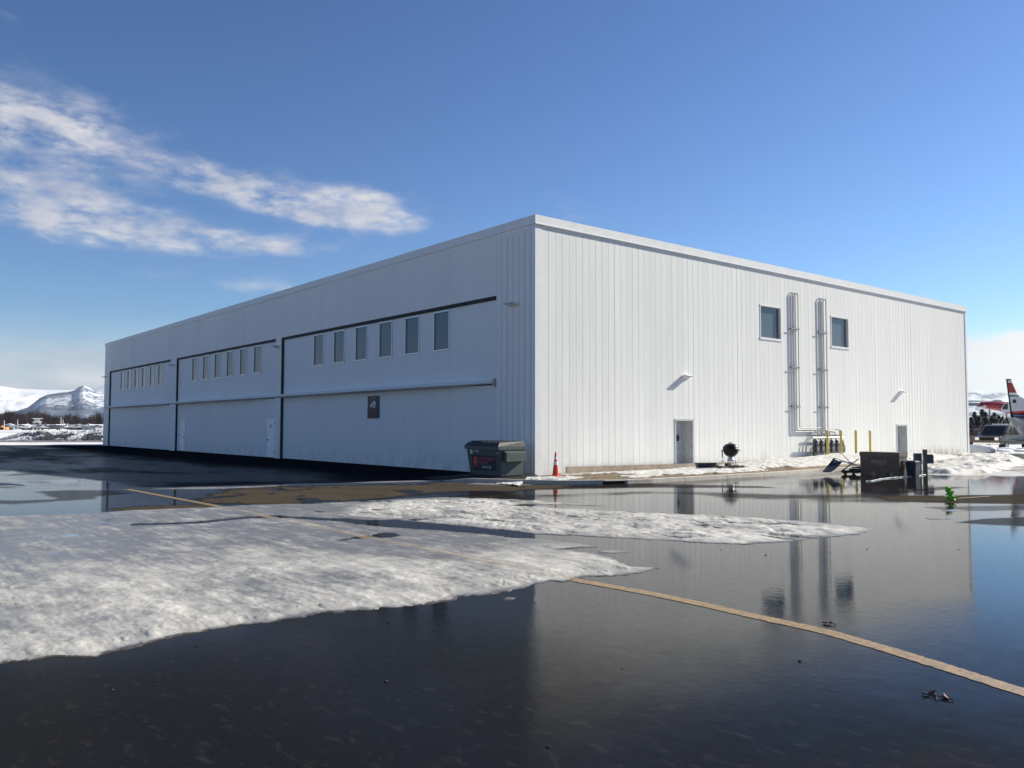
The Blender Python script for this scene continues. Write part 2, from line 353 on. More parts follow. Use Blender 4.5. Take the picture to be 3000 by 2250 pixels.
# the dry brown strip on the left of the corner
dp=[(540,1452),(620,1437),(760,1428),(1000,1420),(1288,1412),(1450,1407),(1560,1408),(1640,1420),(1600,1431),(1500,1437),(1360,1440),(1250,1450),(1050,1470),(850,1478),(640,1476),(560,1466)]
wet=apply(dp,.05,.6,wet,warp(X,Y,.9,.45,60)); _k=sst(sdf(gpoly(dp),X,Y),-.2,.3); wet=wet+_k*.42*sst(fbm(X*.7,Y*1.3,6,.65,91),.08,.4)
wet=apply([(285,1493),(430,1482),(600,1477),(640,1482),(600,1490),(420,1499)],.12,.1,wet,(sx_,sy_))
wet=apply([(-60,1436),(120,1436),(330,1436),(420,1448),(300,1462),(160,1470),(40,1478),(-60,1480)],.35,.35,wet,(sx_,sy_))
wet=apply([(-60,1430),(20,1432),(120,1445),(160,1462),(60,1466),(-60,1462)],.97,.15,wet,(sx_,sy_))
wet=apply([(170,1470),(290,1470),(285,1494),(200,1502),(190,1486),(120,1478)],.97,.08,wet,(sx_,sy_))
wet=apply([(-60,1474),(30,1478),(50,1502),(-60,1508)],.97,.08,wet,(sx_,sy_))
wet=apply([(290,1455),(500,1437),(570,1440),(540,1470),(400,1482),(290,1488)],.80,.15,wet,(sx_,sy_))
# new black asphalt by the doors, the hangar's shadow also painted into it
fresh_shade=sst(-(Y+11.3+.5*fbm(X*.3,Y*.3,3,.5,9)),-.3,0.)*0
fd=sdf([(-90,.5),(0.6,.5),(-.3,-3.4),(-3.0,-11.9),(-30,-15.5),(-90,-19)],wx,wy); fresh_shade=sst(fd,-.15,.25)
fw_=.10+(.22+.40*sst(fbm(X*.12,Y*.40,6,.65,30),-.25,.35))*sst(-Y+.8*fbm(X*.2,Y*.5,4,.6,3),3.4,6.5)*sst(-X,-3,5)
wet=np.where(near,wet*(1-fresh_shade)+fresh_shade*np.where(-Y<3.0,.04,fw_*.9),.3)
for q in ([(-20,1396),(300,1386),(900,1392),(950,1404),(600,1412),(200,1408),(-20,1410)],): wet=apply(q,.62,.8,wet)
wet=apply([(24,1403),(60,1408),(95,1421),(70,1424),(35,1412)],.98,.1,wet,(sx_,sy_))
wet=apply([(130,1408),(220,1404),(232,1410),(180,1420),(150,1414)],.97,.06,wet,(sx_,sy_))
wet=apply([(0,1440),(100,1426),(220,1428),(300,1431),(200,1436),(100,1440)],.9,.1,wet,(sx_,sy_))
Q=gridq(len(rows),len(cols),True)
g=fmesh('ground',X.ravel(),Y.ravel(),np.zeros(X.size),Q,M_ASPH,{'wet':wet.ravel(),'film':film.ravel(),'fresh_shade':(fresh_shade*near).ravel()}); tag(g,kind='structure')
# ============================================================ painted lines
def paint():
    m,t,b=mat('yellow_paint'); n=t.noise(90,3,.7); n2=t.noise(7,5,.7)
    c=t.mix(t.mr(n2,.3,.7),(.44,.27,.09),(.30,.185,.07)); c=t.mix(t.mr(n,.52,.62),c,(.07,.06,.05)); nw=t.noise(16,5,.75); c=t.mix(t.mr(nw,.48,.64,0.,.8),c,(.06,.055,.05)); t.link(c,b.inputs['Base Color'])
    b.inputs['Roughness'].default_value=.55; b.inputs['Coat Weight'].default_value=.25; b.inputs['Coat Roughness'].default_value=.12; b.inputs['Coat IOR'].default_value=1.33
    t.link(t.bump(n,.003),b.inputs['Normal']); t.link(t.bump(n,.0015,.6),b.inputs['Coat Normal']); return m
M_PAINT=paint()
def strip_line(x0,x1,yf,w,seed,n):
    mb=MB(); g_=np.random.default_rng(seed); xs=np.linspace(x0,x1,n); pv=[]
    for x in xs: pv+= [(x,yf(x)-w/2+g_.normal()*.005,.004),(x,yf(x)+w/2+g_.normal()*.005,.004)]
    return mb.add(pv,[(2*i,2*i+2,2*i+3,2*i+1) for i in range(n-1)])
LP=np.array([gp(x,y)[:2] for x,y in ((370,1433),(631,1482),(1098,1580),(1679,1698.5),(1916.5,1741.3),(2074.7,1774.5),(2200,1803.3),(2417,1850.3),(2598,1902.7),(2778.7,1958.8),(3000,2029.3))]+[gp(3000,2029.3)[:2]+np.array([3.,-.75])])
tag(strip_line(-2.7,22.6,lambda x:float(np.interp(x,LP[:,0],LP[:,1])),.17,3,900).build('painted_line',M_PAINT),'long faded yellow line painted across the wet asphalt','painted line')
p0=gp(2806,1460);p1=gp(2900,1454)
mb=MB(); d=(p1-p0)/np.linalg.norm(p1-p0); nrm=np.array([-d[1],d[0],0])*.05
mb.add([p0-nrm+[0,0,.004],p1-nrm+[0,0,.004],p1+nrm+[0,0,.004],p0+nrm+[0,0,.004]],[(0,1,2,3)])
tag(mb.build('painted_line',M_PAINT),'short faded yellow line beside the lime green clump','painted line')
# ============================================================ melting snow sheets in the lot
Z=lambda L:[(x/1.4747,1350+y/1.4747) for x,y in L]
P1=[(-80,1965),(0,1945),(100,1935),(290,1925),(420,1893),(560,1860),(680,1840),(820,1820),(930,1800),(1060,1785),(1150,1779),(1290,1762),(1380,1747),(1450,1740),(1500,1730),(1550,1713),(1600,1702),(1640,1705),(1690,1695),(1740,1690),(1800,1690),(1870,1680),(1900,1669),(1935,1665),
    (1870,1661),(1840,1655),(1800,1638),(1740,1622),(1640,1610),(1760,1602),(1700,1592),(1600,1581),(1500,1576),(1400,1563),(1340,1560),(1300,1556),(1150,1545),(1040,1536),(980,1525),(1000,1519),(1070,1524),(1150,1522),(1250,1533),(1356,1540),(1500,1556),(1568,1565),(1700,1571),(1825,1578),(1975,1585),(2060,1592),(2178,1595),(2314,1588),(2420,1574),(2517,1565),(2568,1551),
    (2480,1540),(2400,1530),(2314,1523),(2250,1520),(2151,1513),(1975,1506),(1780,1497),(1640,1490),(1500,1482),(1540,1476),(1785,1483),(1640,1472),(1500,1463),(1300,1456),(1085,1467),(920,1476),(732,1479),(597,1487),(407,1494),(271,1504),(0,1512),(-80,1515)]
HOLES=[Z([(560,271),(850,264),(1080,242),(1200,236),(1460,252),(1460,262),(1200,246),(1080,250),(850,272),(560,281)]),
       Z([(1610,319),(1650,312),(1720,315),(1730,324),(1680,333),(1630,333)]),Z([(1480,345),(1530,330),(1610,322),(1615,330),(1540,338)]),
       [(1515,1480),(1560,1478),(1640,1486),(1600,1489)]]
ISL=[[(1751,1614),(1790,1610),(1849,1619),(1800,1621),(1755,1620)],[(1468,1753),(1490,1748),(1512,1751),(1500,1757),(1475,1758)],[(2755,1495),(2800,1492),(2830,1496),(2790,1500)],[(2702,1517),(2740,1520),(2795,1517),(2780,1521),(2720,1522)],
     [(2250,1397),(2360,1386),(2450,1381),(2420,1388),(2310,1398)],[(1360,1418),(1440,1412),(1530,1417),(1600,1418),(1500,1423),(1400,1420)],[(430,1433),(560,1428),(700,1426),(860,1421),(760,1428),(600,1433)],[(-20,1413),(60,1419),(80,1424),(20,1420)],
     [(1010,1415),(1100,1411),(1300,1406),(1340,1407),(1180,1413)]]
rs=np.exp(np.linspace(math.log(5.0),math.log(42),640)); cs=np.linspace(-.66,.66,900)
A,Rr=np.meshgrid(cs,rs); X=CX+Rr/np.cos(A)*np.cos(YAW-A); Y=CY+Rr/np.cos(A)*np.sin(YAW-A)
ex=X+.13*fbm(X*1.7,Y*1.7,7,.68)+.0; ey=Y+.13*fbm(X*1.7,Y*1.7,7,.68,33)
ex=ex+.06*fbm(X*7,Y*7,3,.6,2); ey=ey+.06*fbm(X*7,Y*7,3,.6,22)
D=sdf(gpoly(P1),ex,ey)
for h in HOLES: D=np.minimum(D,-sdf(gpoly(h),ex,ey))
for i_ in ISL: D=np.maximum(D,sdf(gpoly(i_),X+.04*fbm(X*3,Y*3,4),Y+.04*fbm(X*3,Y*3,4,.5,9)))
hn=fbm(X*1.5,Y*2.6,6,.62,140)
_tg=sdf(gpoly([(900,1475),(1500,1458),(2568,1550),(2178,1597),(1500,1558),(1000,1510)]),X,Y)
D=np.minimum(D,np.where(_tg>-.3,(.42-hn)*.5,9.))
# how icy: thin grey ice towards the back left, white crust along the front edge and on the far tongue
frontd=sdf(gpoly([(-80,1965),(290,1925),(560,1860),(930,1800),(1290,1762),(1500,1730),(1640,1705),(1935,1665),(1700,1640),(1500,1655),(1100,1655),(700,1650),(300,1700),(-80,1690)]),X,Y)
tong=sdf(gpoly([(1080,1470),(1500,1458),(2568,1550),(2178,1597),(1500,1558),(1200,1525),(1000,1510)]),X,Y)
ice=.88-.52*sst(frontd,-1.8,.5)-.66*sst(tong,-.3,.3)+.75*fbm(X*.6,Y*1.1,7,.68)
ice=np.clip(ice+.1+.45*(1-sst(D,.0,.16)),0,1)
pool=np.zeros_like(X)
for q in (Z([(130,330),(250,318),(400,318),(380,335),(250,342),(160,345)]),Z([(170,400),(220,392),(265,398),(240,410),(190,412)]),[(262,1520),(340,1521),(375,1533),(320,1545),(270,1538)],Z([(660,425),(760,430),(770,450),(690,452)]),Z([(1040,340),(1100,345),(1080,352)]),Z([(1160,335),(1210,338),(1190,346)]),Z([(1340,402),(1440,398),(1500,410),(1420,425)])):
    pool=np.maximum(pool,.72*sst(sdf(gpoly(q),ex,ey),-.35,.30))
lump=fbm(X*3.2,Y*3.2,5,.6,12); lump2=np.abs(fbm(X*1.1,Y*1.9,4,.6,50))
th=(.030+.022*sst(frontd,-.6,1.0)*(.6+lump)+.03*sst(tong,-.2,.5)*(.6+lump))*(1-.55*np.clip(ice,0,1))+.012*lump*(1-ice)
th=np.maximum(th,.010)*(1-.6*pool)
Zh=np.where(D>0,np.minimum(D*.7,1.)*0+th*sst(D+.05*lump,-.03,.34+.2*(ice>.5)),np.maximum(D*.5,-.03))
Zh=np.where(D>0,np.maximum(Zh,.0075*sst(D,-.01,.03)+.0005),Zh)
Q=gridq(len(rs),len(cs)); keep=(D.ravel()[Q]>0).any(1); Q=Q[keep]
used=np.unique(Q); rm=-np.ones(X.size,int); rm[used]=np.arange(len(used))
sn=fmesh('melting_snow',X.ravel()[used],Y.ravel()[used],Zh.ravel()[used],rm[Q],M_SNOW,{'ice':ice.ravel()[used],'soil':(.80*(1-sst(D,.0,.03+.13*np.clip(fbm(X*2.2,Y*2.2,4,.6,5)+.35,0,1)))*sst(fbm(X*1.3,Y*1.3,4,.6,88),-.6,.1)*sst(-(Y-X*.0),0,1.)).ravel()[used],'pool':pool.ravel()[used]})
tag(sn,'thin sheet of melting grey and white snow on the wet asphalt','snow',kind='stuff')
# ============================================================ hangar
def wallmat(name,col,streak=.05):
    m,t,b=mat(name); n=t.noise(.5,4,.6,sc=(1,1,.25)); n2=t.noise(4,5,.6,sc=(1,1,.08)); 
    a=t.math('ADD',t.mr(n,.3,.7,-streak,streak),t.mr(n2,.3,.7,-streak*.6,streak*.6))
    hs=t.new('ShaderNodeHueSaturation'); hs.inputs['Color'].default_value=(*col,1); t.link(t.math('ADD',a,1.),hs.inputs['Value'])
    g=t.new('ShaderNodeNewGeometry').outputs['Position']; s_=t.new('ShaderNodeSeparateXYZ'); t.link(g,s_.inputs[0])
    dirt=t.math('MULTIPLY',t.mr(s_.outputs[2],.9,.0),t.mr(t.noise(3,5,.6),.4,.7,0,.45))
    t.link(t.mix(dirt,hs.outputs[0],(.42,.38,.32)),b.inputs['Base Color'])
    b.inputs['Roughness'].default_value=.6; b.inputs['Specular IOR Level'].default_value=.08
    oc=t.noise(.9,3,.5,sc=(2.2,2.2,.5)); t.link(t.bump(oc,.012,.25),b.inputs['Normal']); return m
M_WALL=wallmat('white_siding',(.81,.80,.77),.04); M_DOOR=wallmat('door_skin',(.77,.77,.76),.02)
M_TRIM=simple('white_trim',(.78,.775,.76),.5,0,.04,3,spec=.15)
M_BLACK=simple('black_rubber',(.012,.012,.014),.7,0,.2,9)
M_SEAM=simple('seam_shade',(.40,.40,.40),.6)
M_GLASS,t,b=mat('dark_glass'); b.inputs['Base Color'].default_value=(.10,.125,.15,1); b.inputs['Roughness'].default_value=.05; b.inputs['Specular IOR Level'].default_value=.45
t.link(t.bump(t.noise(1.2,2,.5),.01,.2),b.inputs['Normal'])
M_ALU=simple('aluminium',(.55,.56,.58),.35,.6,.1)
M_GREYP=simple('grey_paint',(.42,.42,.42),.5)
HANGAR=thing('hangar_building',(-29,17,0),'long white metal hangar with three wide folding doors in its shaded front','hangar')
L1,L2,HT=59.7,34.88,8.88
def wallR(y0,y1,holes,pitch,name):
    """sunlit side wall in the plane x=0; every rib is a pan tilted a little, with a narrow groove"""
    mb=MB(); bps=set([y0,y1]); y=y0
    while y<y1: bps.add(round(y,4)); y+=pitch
    ribs=sorted(bps)
    for a,b_ in zip(ribs[:-1],ribs[1:]):
        tl=random.uniform(-.0022,.0022); gw=.007
        cuts=sorted(set([a,b_-gw,b_]+[h for hh in holes for h in hh[:2] if a<h<b_]))
        for c,e in zip(cuts[:-1],cuts[1:]):
            mid=(c+e)/2; groove=mid>b_-gw; iv=[(0,HT)]
            for (h0,h1,z0,z1) in holes:
                if h0<mid<h1:
                    iv=[q for s0,s1 in iv for q in ((s0,min(s1,z0)),(max(s0,z1),s1)) if q[1]-q[0]>1e-4]
            xc=lambda yy: (-.004 if groove else tl*((yy-a)/(b_-a)-.5)*2)
            for s0,s1 in iv: mb.add([(xc(c),c,s0),(xc(e),e,s0),(xc(e),e,s1),(xc(c),c,s1)],[(0,1,2,3)])
        if True:
            mb.add([(-.004,b_-gw,0),(tl,b_-gw,0),(tl,b_-gw,HT),(-.004,b_-gw,HT)],[(0,1,2,3)]) if not any(h0<b_-gw<h1 for h0,h1,_,_ in holes) else None
    return mb.build(name,M_WALL,HANGAR)
RW=[(13.36,15.03,5.72,7.31),(19.33,21.02,5.70,7.31)]; RD=[(7.45,8.57,.0,2.06),(25.86,26.98,.0,1.90)]
wallR(.30,L2-.2,RW+RD,.334,'side_wall')
MB().box(-.02,.012,-.012,.298,0,HT).build('corner_trim',M_TRIM,HANGAR)
MB().box(-.1,.03,L2-.2,L2,0,HT).build('corner_trim',M_TRIM,HANGAR)
# far and rear walls, roof
MB().box(-L1,-.12,L2-.15,L2-.001,0,HT).build('rear_wall',M_WALL,HANGAR)
MB().box(-L1,-L1+.1,.02,L2-.16,0,HT).build('end_wall',M_WALL,HANGAR)
M_ROOF=simple('roof_sheet',(.35,.35,.36),.7)
MB().add([(-L1+.1,.25,HT),(-.1,.25,HT),(-.1,L2-.16,HT),(-L1+.1,L2-.16,HT)],[(0,1,2,3)]).build('roof',M_ROOF,HANGAR)
# parapet cap: a band 0.32 m high, with a thin bright lip below on the sunny side
pr=MB(); pr.box(.0,.055,-.045,L2+.04,8.885,9.2); pr.box(.055,.075,-.045,L2+.04,8.872,8.90)
pr.box(-L1,-.001,-.045,.02,8.885,9.2); pr.box(-.30,-.001,.021,L2,9.1,9.2); pr.box(-L1,-.301,.021,.35,9.1,9.2); pr.box(-L1-.04,-L1-.001,-.045,L2,8.885,9.2)
pr.build('parapet_trim',M_TRIM,HANGAR)
# front wall, plane y=0
DOORS=[(-57.95,-40.6),(-39.3,-22.05),(-21.3,-2.2)]; DT=6.60
mb=MB()
def front_cell(a,b_,z0,z1,gw=.0,dp=.0):
    mb.add([(a,0,z0),(b_-gw,0,z0),(b_-gw,0,z1),(a,0,z1)],[(0,1,2,3)])
    if gw: mb.add([(b_-gw,dp,z0),(b_,dp,z0),(b_,dp,z1),(b_-gw,dp,z1)],[(0,1,2,3)])
x=-L1; xs=sorted(set([-L1]+[v for d in DOORS for v in d]+[-.02]+[round(-2.2+.328*i,3) for i in range(1,7)]+[round(-4.2-2.04*i,3) for i in range(27) if -4.2-2.04*i>-L1+.3]))
for a,b_ in zip(xs[:-1],xs[1:]):
    ind=any(d0-.001<=a and b_<=d1+.001 for d0,d1 in DOORS); gw=.014 if a>=-2.3 else .004
    front_cell(a,b_,DT if ind else 0,HT,min(gw,(b_-a)*.4),.010 if a>=-2.3 else .002)
mb.build('front_wall',M_WALL,HANGAR)
def window(parent,ax,a0,a1,z0,z1,depth,fr,proud=.012):
    """ax 'y' = in a wall facing -y (a = x), ax 'x' = in a wall facing +x (a = y)"""
    f=MB()
    def bx(m_,p0,p1,z_0,z_1,d0,d1):
        if ax=='y': m_.box(p0,p1,-d1,-d0,z_0,z_1)
        else: m_.box(d0,d1,p0,p1,z_0,z_1)
    bx(f,a0,a0+fr,z0+fr+.001,z1-fr-.001,-depth,proud); bx(f,a1-fr,a1,z0+fr+.001,z1-fr-.001,-depth,proud)
    bx(f,a0,a1,z0,z0+fr,-depth,proud+.02); bx(f,a0,a1,z1-fr,z1,-depth,proud+.01)
    return f,bx
M_PD=simple('personnel_door_paint',(.90,.90,.90),.5,0,.03,3)
for di,(d0,d1) in enumerate(DOORS):
    ws={0:[-54.6+2.13*i for i in range(6)],1:[-36.23+2.17*i for i in range(6)],2:[-17.52+2.205*i for i in range(6)]}[di]
    D_=HANGAR
    leaf=MB(); rec=.10
    xsd=sorted(set([d0+.15,d1]+[v for w in ws for v in (w,w+1.15)]))
    for a,b_ in zip(xsd[:-1],xsd[1:]):
        mid=(a+b_)/2; inw=any(w<mid<w+1.15 for w in ws); iv=[(.02,4.81),(6.43,6.47)] if inw else [(.02,6.47)]
        n=max(1,int((b_-a)/2.0)); 
        for k in range(n):
            p=a+(b_-a)*k/n; q=a+(b_-a)*(k+1)/n
            for z0,z1 in iv:
                for s0,s1 in ((z0,min(z1,3.30)),(max(z0,3.34),z1)):
                    if s1>s0: leaf.add([(p,rec,s0),(q-.004,rec,s0),(q-.004,rec,s1),(p,rec,s1)],[(0,1,2,3)]); leaf.add([(q-.004,rec+.003,s0),(q,rec+.003,s0),(q,rec+.003,s1),(q-.004,rec+.003,s1)],[(0,1,2,3)])
    leaf.add([(d0+.1,rec+.03,0),(d1,rec+.03,0),(d1,rec+.03,6.6),(d0+.1,rec+.03,6.6)],[(0,1,2,3)]) if False else None
    back=MB(); back.box(d0+.001,d1-.001,.30,.34,0,DT)
    ld=leaf.build('hangar_door',M_DOOR,HANGAR)
    sm=MB(); sm.box(d0,d0+.145,.001,.2,0,DT-.001,0); sm.box(d0+.15,d1,.02,.2,6.475,DT-.001,0); sm.box(d0+.15,d1,rec+.004,rec+.03,.0,6.4699) if False else None
    sm.build('door_seal',M_BLACK,HANGAR)
    MB().box(d1,d1+.0,0,.1,0,DT) 
    jm=MB(); jm.add([(d1,.0,0),(d1,.2,0),(d1,.2,DT),(d1,.0,DT)],[(0,1,2,3)]); jm.build('door_jamb',M_TRIM,HANGAR)
    for w in ws:
        f=MB(); F0=.055
        f.box(w,w+F0,rec-.03,rec+.05,4.81+F0+.001,6.43-F0-.001); f.box(w+1.15-F0,w+1.15,rec-.03,rec+.05,4.81+F0+.001,6.43-F0-.001)
        f.box(w,w+1.15,rec-.045,rec+.05,4.81,4.81+F0); f.box(w,w+1.15,rec-.03,rec+.05,6.43-F0,6.43)
        f.box(w+F0,w+1.15-F0,rec+.02,rec+.03,4.81+F0,6.43-F0,1)
        f.build('window',[M_ALU,M_GLASS],ld)
    bm_=MB(); prof=[(-.0,3.50),(-.42,3.42),(-.44,3.36),(-.40,3.33),(.0+rec-.002,3.29),(rec-.002,3.50)]
    bm_.prism(prof,d0-.05,d1-3.4,'x'); 
    a,b_=d1-3.4,d1-.12
    n=len(prof); pr0=[(a,p,q) for p,q in prof]; pr1=[(b_,max(-.10,p*.25) if p<0 else p,3.40+(q-3.40)*.5) for p,q in prof]
    bm_.add(pr0+pr1,[tuple(range(n))[::-1],tuple(range(n,2*n))]+[(i,(i+1)%n,n+(i+1)%n,n+i) for i in range(n)])
    bm_.build('door_truss_beam',M_TRIM,ld)
    if di==2: MB().box(d1-.10,d1-.06,-.1,rec-.001,3.24,3.53).build('beam_end_plate',M_GREYP,ld)
    if di==1:
        for (p0,p1,hs_) in ((-38.45,-37.4,1),(-23.24,-22.2,-1)):
            q=MB(); q.box(p0,p1,rec-.03,rec-.002,.03,2.16); dr=q.build('personnel_door',M_PD,ld,bevel=.004)
            q=MB(); hx=p0+.12 if hs_<0 else p1-.12; q.box(hx-.05,hx+.05,rec-.07,rec-.032,.95,1.03); q.build('handle',M_BLACK,dr) if False else q.build('door_handle',M_BLACK,ld)
            hx=p1-.04 if hs_<0 else p0+.04
            for zz in (.3,1.1,1.95):
                MB().box(hx-.025,hx+.03,rec-.045,rec-.031,zz-.07,zz+.07).build('hinge',M_GREYP,ld)
            if hs_<0: MB().box(p0+.42,p0+.62,rec-.036,rec-.031,1.65,1.85).build('door_notice',M_GREYP,ld)
bk=MB(); bk.box(-L1+.2,-.3,.36,.40,0,8.8); bk.build('inner_wall',simple('inner_dark',(.05,.05,.055),.9),HANGAR)
# side wall openings
for (a0,a1,z0,z1) in RW:
    f=MB(); d=.12
    f.box(-d,.016,a0,a0+.05,z0+.101,z1-.061); f.box(-d,.016,a1-.05,a1,z0+.101,z1-.061); f.box(-d,.03,a0-.02,a1+.02,z0,z0+.10); f.box(-d,.022,a0-.02,a1+.02,z1-.06,z1)
    w=f.build('side_window',M_TRIM,HANGAR)
    MB().box(-d-.01,-d+.01,a0+.05,a1-.05,z0+.10,z1-.06).build('pane',M_GLASS,w)
    for e0,e1 in ((a0+.05,a0+.09),(a1-.09,a1-.05)): MB().box(-d+.011,-d+.03,e0,e1,z0+.10,z1-.06).build('inner_jamb',M_GREYP,w)
for k,(a0,a1,z0,z1) in enumerate(RD):
    d=.42; f=MB()
    f.box(-d,.022,a0-.03,a0+.03,z0,z1-.05); f.box(-d,.022,a1-.03,a1+.03,z0,z1-.05); f.box(-d,.03,a0-.03,a1+.03,z1-.05,z1+.03)
    f.box(-d,-d+.08,a0+.031,a0+.12,z0,z1-.051); f.box(-d,-d+.08,a1-.12,a1-.031,z0,z1-.051); f.box(-d,-.0,a0+.03,a1-.03,z0,z0+.05)
    fr=f.build('door_frame',simple('frame_paint_shaded',(.55,.56,.55),.5,spec=.2),HANGAR)  # grey of the frame carries the shadow of the recess
    dr=MB().box(-d+.0,-d+.04,a0+.12,a1-.12,z0+.05,z1-.05).build('side_door',simple('door_paint_shaded',(.40,.42,.45),.45),HANGAR)  # door colour darkened to stand for shade inside the recess
    MB().box(-d+.041,-d+.09,a1-.26,a1-.19,.88,1.18).build('door_handle',M_ALU,dr)
    MB().box(-d+.041,-d+.055,a0+.22,a0+.50,1.53,1.66).build('door_notice',M_GREYP,dr)
    if k==0:
        q=MB(); q.prism([(a0+.12,1.18),(a0+.58,1.18),(a0+.66,1.30),(a0+.58,1.44),(a0+.12,1.44)],-d+.043,-d+.10,'x'); q.build('door_mailbox',M_BLACK,dr)
# roof vents
for px,py,h in ((2075,735,.35),(2442,815,.12)):
    pass
v=MB(); v.lathe([(.16,0),(.16,.5),(.22,.52),(.22,.60),(.1,.68),(.02,.70)],(-1.6,10.75,8.88),14); v.build('roof_vent',M_GREYP,HANGAR,smooth=False)
v=MB(); v.lathe([(.12,0),(.12,.35),(.16,.36),(.14,.44),(.02,.46)],(-1.4,20.7,8.88),12); v.build('roof_vent',M_GREYP,HANGAR)
# wall lights (wedge cut-off fittings)
M_LENS=simple('lamp_lens',(.55,.55,.52),.2)
def light(ax,a,z,w,d,label,grp):
    if ax=='x':
        o=thing('wall_light',(0,a,z),label,'wall light',grp)
        h=MB(); h.prism([(.014,z-.10),(.014,z+.03),(d*.5,z+.05),(d,z+.015),(d,z-.005),(d*.4,z-.03)],a-w/2,a+w/2,'y')
        h.v=[Vector((v.x,v.y,v.z)) for v in h.v]
    else:
        o=thing('wall_light',(a,0,z),label,'wall light',grp)
        h=MB(); h.prism([(-.002,z-.10),(-.002,z+.03),(-d*.5,z+.05),(-d,z+.015),(-d,z-.005),(-d*.4,z-.03)],a-w/2,a+w/2,'x')
    h.build('housing',M_TRIM,o)
    l=MB()
    if ax=='x': l.box(d*.45,d*.9,a-w*.38,a+w*.38,z-.036,z-.012)
    else: l.box(a-w*.38,a+w*.38,-d*.9,-d*.45,z-.036,z-.012)
    l.build('lens',M_LENS,o)
light('x',8.12,3.84,.42,.27,'white wedge wall light above the recessed door with the black mailbox','wall lights on the hangar')
light('x',26.4,3.72,.42,.27,'white wedge wall light above the far side door','wall lights on the hangar')
light('y',-1.15,6.18,.5,.40,'white wall light on the ribbed strip at the near corner','wall lights on the hangar')
light('y',-21.7,6.16,.5,.40,'white wall light on the pier between the near and middle hangar doors','wall lights on the hangar')
light('y',-40.0,6.16,.5,.40,'white wall light on the pier between the middle and far hangar doors','wall lights on the hangar')
light('y',-59.2,6.14,.5,.40,'white wall light at the far left end of the hangar front','wall lights on the hangar')
# sign with a helmet emblem
SG=thing('hanging_sign',(-11.33,.05,2.12),'dark maroon sign with a pale crested helmet emblem on the near hangar door','sign')
MB().box(-11.84,-10.82,.065,.098,2.12,3.13).build('panel',simple('sign_face',(.030,.018,.022),.5,0,.25,4),SG)
MB().box(-11.84,-10.82,.058,.064,2.12,2.62).build('lower_panel',simple('sign_maroon',(.050,.016,.018),.55),SG) 
def sg(u,v): return (-11.84+1.02*(u-475)/435,0,2.12+1.01*(1310-v)/890)
M_EMB=simple('emblem_white',(.60,.62,.66),.5)
e=MB()
def poly2(mb_,pts,y0,y1,mi=0):
    n=len(pts); mb_.add([(p[0],y0,p[2]) for p in pts]+[(p[0],y1,p[2]) for p in pts],[tuple(range(n)),tuple(range(n,2*n))[::-1]]+[(i,(i+1)%n,n+(i+1)%n,n+i) for i in range(n)],mi)
poly2(e,[sg(*q) for q in ((650,680),(700,625),(770,610),(785,680),(790,780),(770,870),(725,925),(690,900),(680,850),(715,860),(745,800),(740,740),(700,730),(715,800),(690,850),(670,780))],.050,.060)
poly2(e,[sg(*q) for q in ((590,760),(650,715),(665,790),(655,840),(610,885),(585,830))],.050,.060)
e.build('helmet_emblem',M_EMB,SG)
e=MB(); poly2(e,[sg(*q) for q in ((585,700),(600,620),(650,560),(720,530),(790,550),(800,590),(740,585),(680,600),(640,650),(620,700))],.050,.060)
e.build('helmet_crest',simple('crest_red',(.16,.05,.07),.5),SG)
e=MB(); poly2(e,[sg(*q) for q in ((580,640),(590,560),(650,490),(720,470),(800,500),(810,540),(730,505),(660,520),(610,580),(600,640))],.050,.060)
e.build('crest_outline',simple('crest_pale',(.22,.24,.26),.5),SG)
#__PART3__
# ============================================================ kerb, planting strip
KP=[gp(x,y)[:2] for x,y in [(1296,1410),(1330,1413),(1440,1416),(1550,1419),(1620,1420.5),(1686,1420)]]+[np.array(q) for q in [(3.93,-.55),(4.22,.15),(4.38,1.1),(4.42,2.5),(4.45,4.),(4.45,6.7),(4.35,8.6),(4.2,10.5),(4.15,12.2),(4.15,13.6)]]
KP=np.array([np.array(k,dtype=float) for k in KP])
seg=np.r_[0,np.cumsum(np.linalg.norm(np.diff(KP,axis=0),axis=1))]
def kat(s): return np.array([np.interp(s,seg,KP[:,0]),np.interp(s,seg,KP[:,1])])
def knorm(s):
    d=kat(min(s+.25,seg[-1]))-kat(max(s-.25,0)); d/=np.linalg.norm(d)+1e-9; return np.array([-d[1],d[0]])   # towards the building
M_CONC=simple('kerb_concrete',(.40,.36,.31),.8,0,.22,5,bump=.004)
prof=[(0,0),(.02,.12),(.04,.135),(.17,.135),(.18,.0)]
mb=MB(); N=150; rings=[]
joints=[seg[-1]*k/9 for k in range(1,9)]; s_in0,s_in1=None,None
pin=gp(1768,1419)[:2]; pin2=gp(1836,1418)[:2]
s_in0=min(np.linspace(0,seg[-1],600),key=lambda s:np.linalg.norm(kat(s)-pin)); s_in1=min(np.linspace(0,seg[-1],600),key=lambda s:np.linalg.norm(kat(s)-pin2))
def kerbrun(a,b,N):
    ss=np.linspace(a,b,N); vs=[]
    for s in ss:
        p=kat(s);n=knorm(s);h=min(1.,.25+s/1.6)
        for (q,z) in prof: vs.append((p[0]+n[0]*q,p[1]+n[1]*q,z*h))
    m=len(prof); fs=[(i*m+k,(i+1)*m+k,(i+1)*m+k+1,i*m+k+1) for i in range(N-1) for k in range(m-1)]
    fs+=[tuple(range(m)),tuple((N-1)*m+k for k in range(m))[::-1]]
    mb.add(vs,fs)
cuts=[0]+sorted(joints+[s_in0,s_in1])+[seg[-1]]
for a,b_ in zip(cuts[:-1],cuts[1:]):
    if abs(a-s_in0)<1e-6: continue
    kerbrun(a+.008,b_-.008,24)
